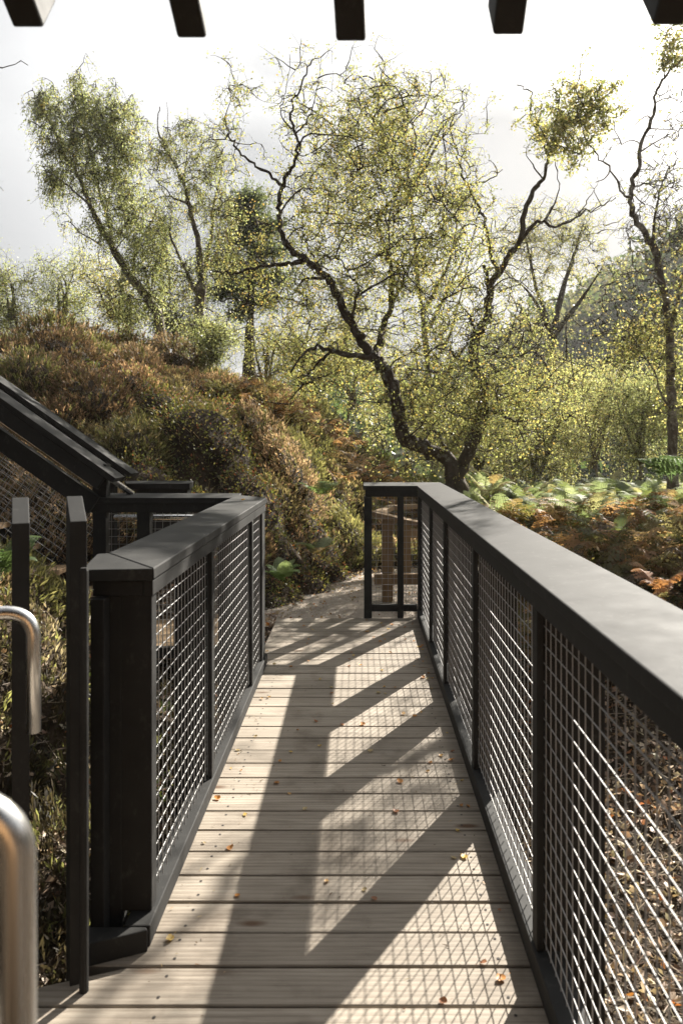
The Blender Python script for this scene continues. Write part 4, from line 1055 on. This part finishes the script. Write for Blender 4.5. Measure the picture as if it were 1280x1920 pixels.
for i, (px, py) in enumerate([(455, 941), (862, 986), (985, 1040)]):
    Z = .39*F/(py-CY) if i else .37*F/(py-CY)
    if i: continue
    x = (px-CX)/F*Z
    o = bpy.data.objects.new('fallen_leaf', protos[1]); COL.objects.link(o); o.location = (max(-.77, x), min(Z, 4.7), 1.098); o.rotation_euler = (0, .08, 1); tag(o, 'single yellow leaf resting on the cap of the short mesh railing', 'leaf')

# ---------------------------------------------------------------- world, sun, camera
w = bpy.data.worlds.new("World"); SC.world = w; w.use_nodes = True
nt = w.node_tree; nt.nodes.clear()
out = nt.nodes.new('ShaderNodeOutputWorld'); bg = nt.nodes.new('ShaderNodeBackground'); bg.inputs['Strength'].default_value = .10
sky = nt.nodes.new('ShaderNodeTexSky'); sky.sky_type = 'NISHITA'; sky.sun_disc = False
horiz = math.hypot(SUNV[0], SUNV[1]); elev = math.atan2(1, horiz); az = math.atan2(SUNV[0], SUNV[1])
sky.sun_elevation = elev; sky.sun_rotation = az; sky.air_density = 1.2; sky.dust_density = 2
tc = nt.nodes.new('ShaderNodeTexCoord'); mp = nt.nodes.new('ShaderNodeMapping'); mp.inputs['Scale'].default_value = (1, 1, 2.6); mp.inputs['Location'].default_value = (.35, .2, .1)
nt.links.new(tc.outputs['Generated'], mp.inputs[0])
n1 = noise(nt, mp.outputs[0], 1.5, 4, .45, .15)
sp = nt.nodes.new('ShaderNodeSeparateXYZ'); nt.links.new(tc.outputs['Generated'], sp.inputs[0])
ma = nt.nodes.new('ShaderNodeMath'); ma.operation = 'MULTIPLY_ADD'; nt.links.new(sp.outputs['Z'], ma.inputs[0]); ma.inputs[1].default_value = .55; nt.links.new(n1, ma.inputs[2])
cc = ramp(nt, ma.outputs[0], [(.50, (3.0, 3.0, 3.0)), (.56, (1.75, 1.76, 1.78)), (.66, (1.55, 1.57, 1.60)), (.74, (2.9, 2.9, 2.9)), (.9, (3.6, 3.6, 3.55))])
dt = nt.nodes.new('ShaderNodeVectorMath'); dt.operation = 'DOT_PRODUCT'
sv = SUNV/np.linalg.norm(SUNV); dt.inputs[1].default_value = tuple(sv); nt.links.new(tc.outputs['Generated'], dt.inputs[0])
gl = ramp(nt, dt.outputs['Value'], [(.945, (0, 0, 0)), (.975, (.35, .35, .35)), (1.0, (1, 1, 1))])
cc = mixc(nt, gl, cc, (13, 12.6, 12))
bk = ramp(nt, dt.outputs['Value'], [(.0, (.16, .163, .17)), (.50, (.28, .285, .295)), (.68, (.92, .92, .93)), (.80, (1, 1, 1))]); cc = mixc(nt, 1.0, cc, bk, 'MULTIPLY')  # sky away from the sun dimmed, mainly out of view, to cut fill
c = mixc(nt, .965, sky.outputs[0], cc)
nt.links.new(c, bg.inputs[0]); nt.links.new(bg.outputs[0], out.inputs[0])

# thin sunlit haze in the valley air
mb = MB(); mb.box(-130, 130, -30, 160, -25, 62)
hm = bpy.data.materials.new('haze_air'); hm.use_nodes = True; ht = hm.node_tree; ht.nodes.clear()
ho = ht.nodes.new('ShaderNodeOutputMaterial'); hv = ht.nodes.new('ShaderNodeVolumePrincipled')
hv.inputs['Color'].default_value = (.95, .96, .96, 1); hv.inputs['Density'].default_value = .0005; hv.inputs['Anisotropy'].default_value = .45
ht.links.new(hv.outputs[0], ho.inputs['Volume'])
tag(mb.build('haze', hm), 'thin sunlit haze filling the air of the valley', 'haze', kind='stuff')

sl = bpy.data.lights.new('sun', 'SUN'); sl.energy = 5.0; sl.angle = math.radians(.48); sl.color = (1, .94, .84)
so = bpy.data.objects.new('sun', sl); COL.objects.link(so)
so.rotation_euler = Vector(tuple(SUNV)).to_track_quat('Z', 'Y').to_euler()

cam = bpy.data.cameras.new('camera'); co = bpy.data.objects.new('camera', cam); COL.objects.link(co)
co.location = (0, 0, H); co.rotation_euler = (math.radians(90), 0, 0)
cam.sensor_width = 36; cam.sensor_fit = 'AUTO'; cam.lens = F/1920*36
cam.shift_x = -(CX-640)/1920; cam.shift_y = -(960-CY)/1920
cam.clip_start = .05; cam.clip_end = 2000
cam.dof.use_dof = True; cam.dof.focus_distance = 4.6; cam.dof.aperture_fstop = 4.5
SC.camera = co
SC.view_settings.view_transform = 'Standard'; SC.view_settings.look = 'None'
SC.view_settings.exposure = 1.68; SC.view_settings.gamma = 1
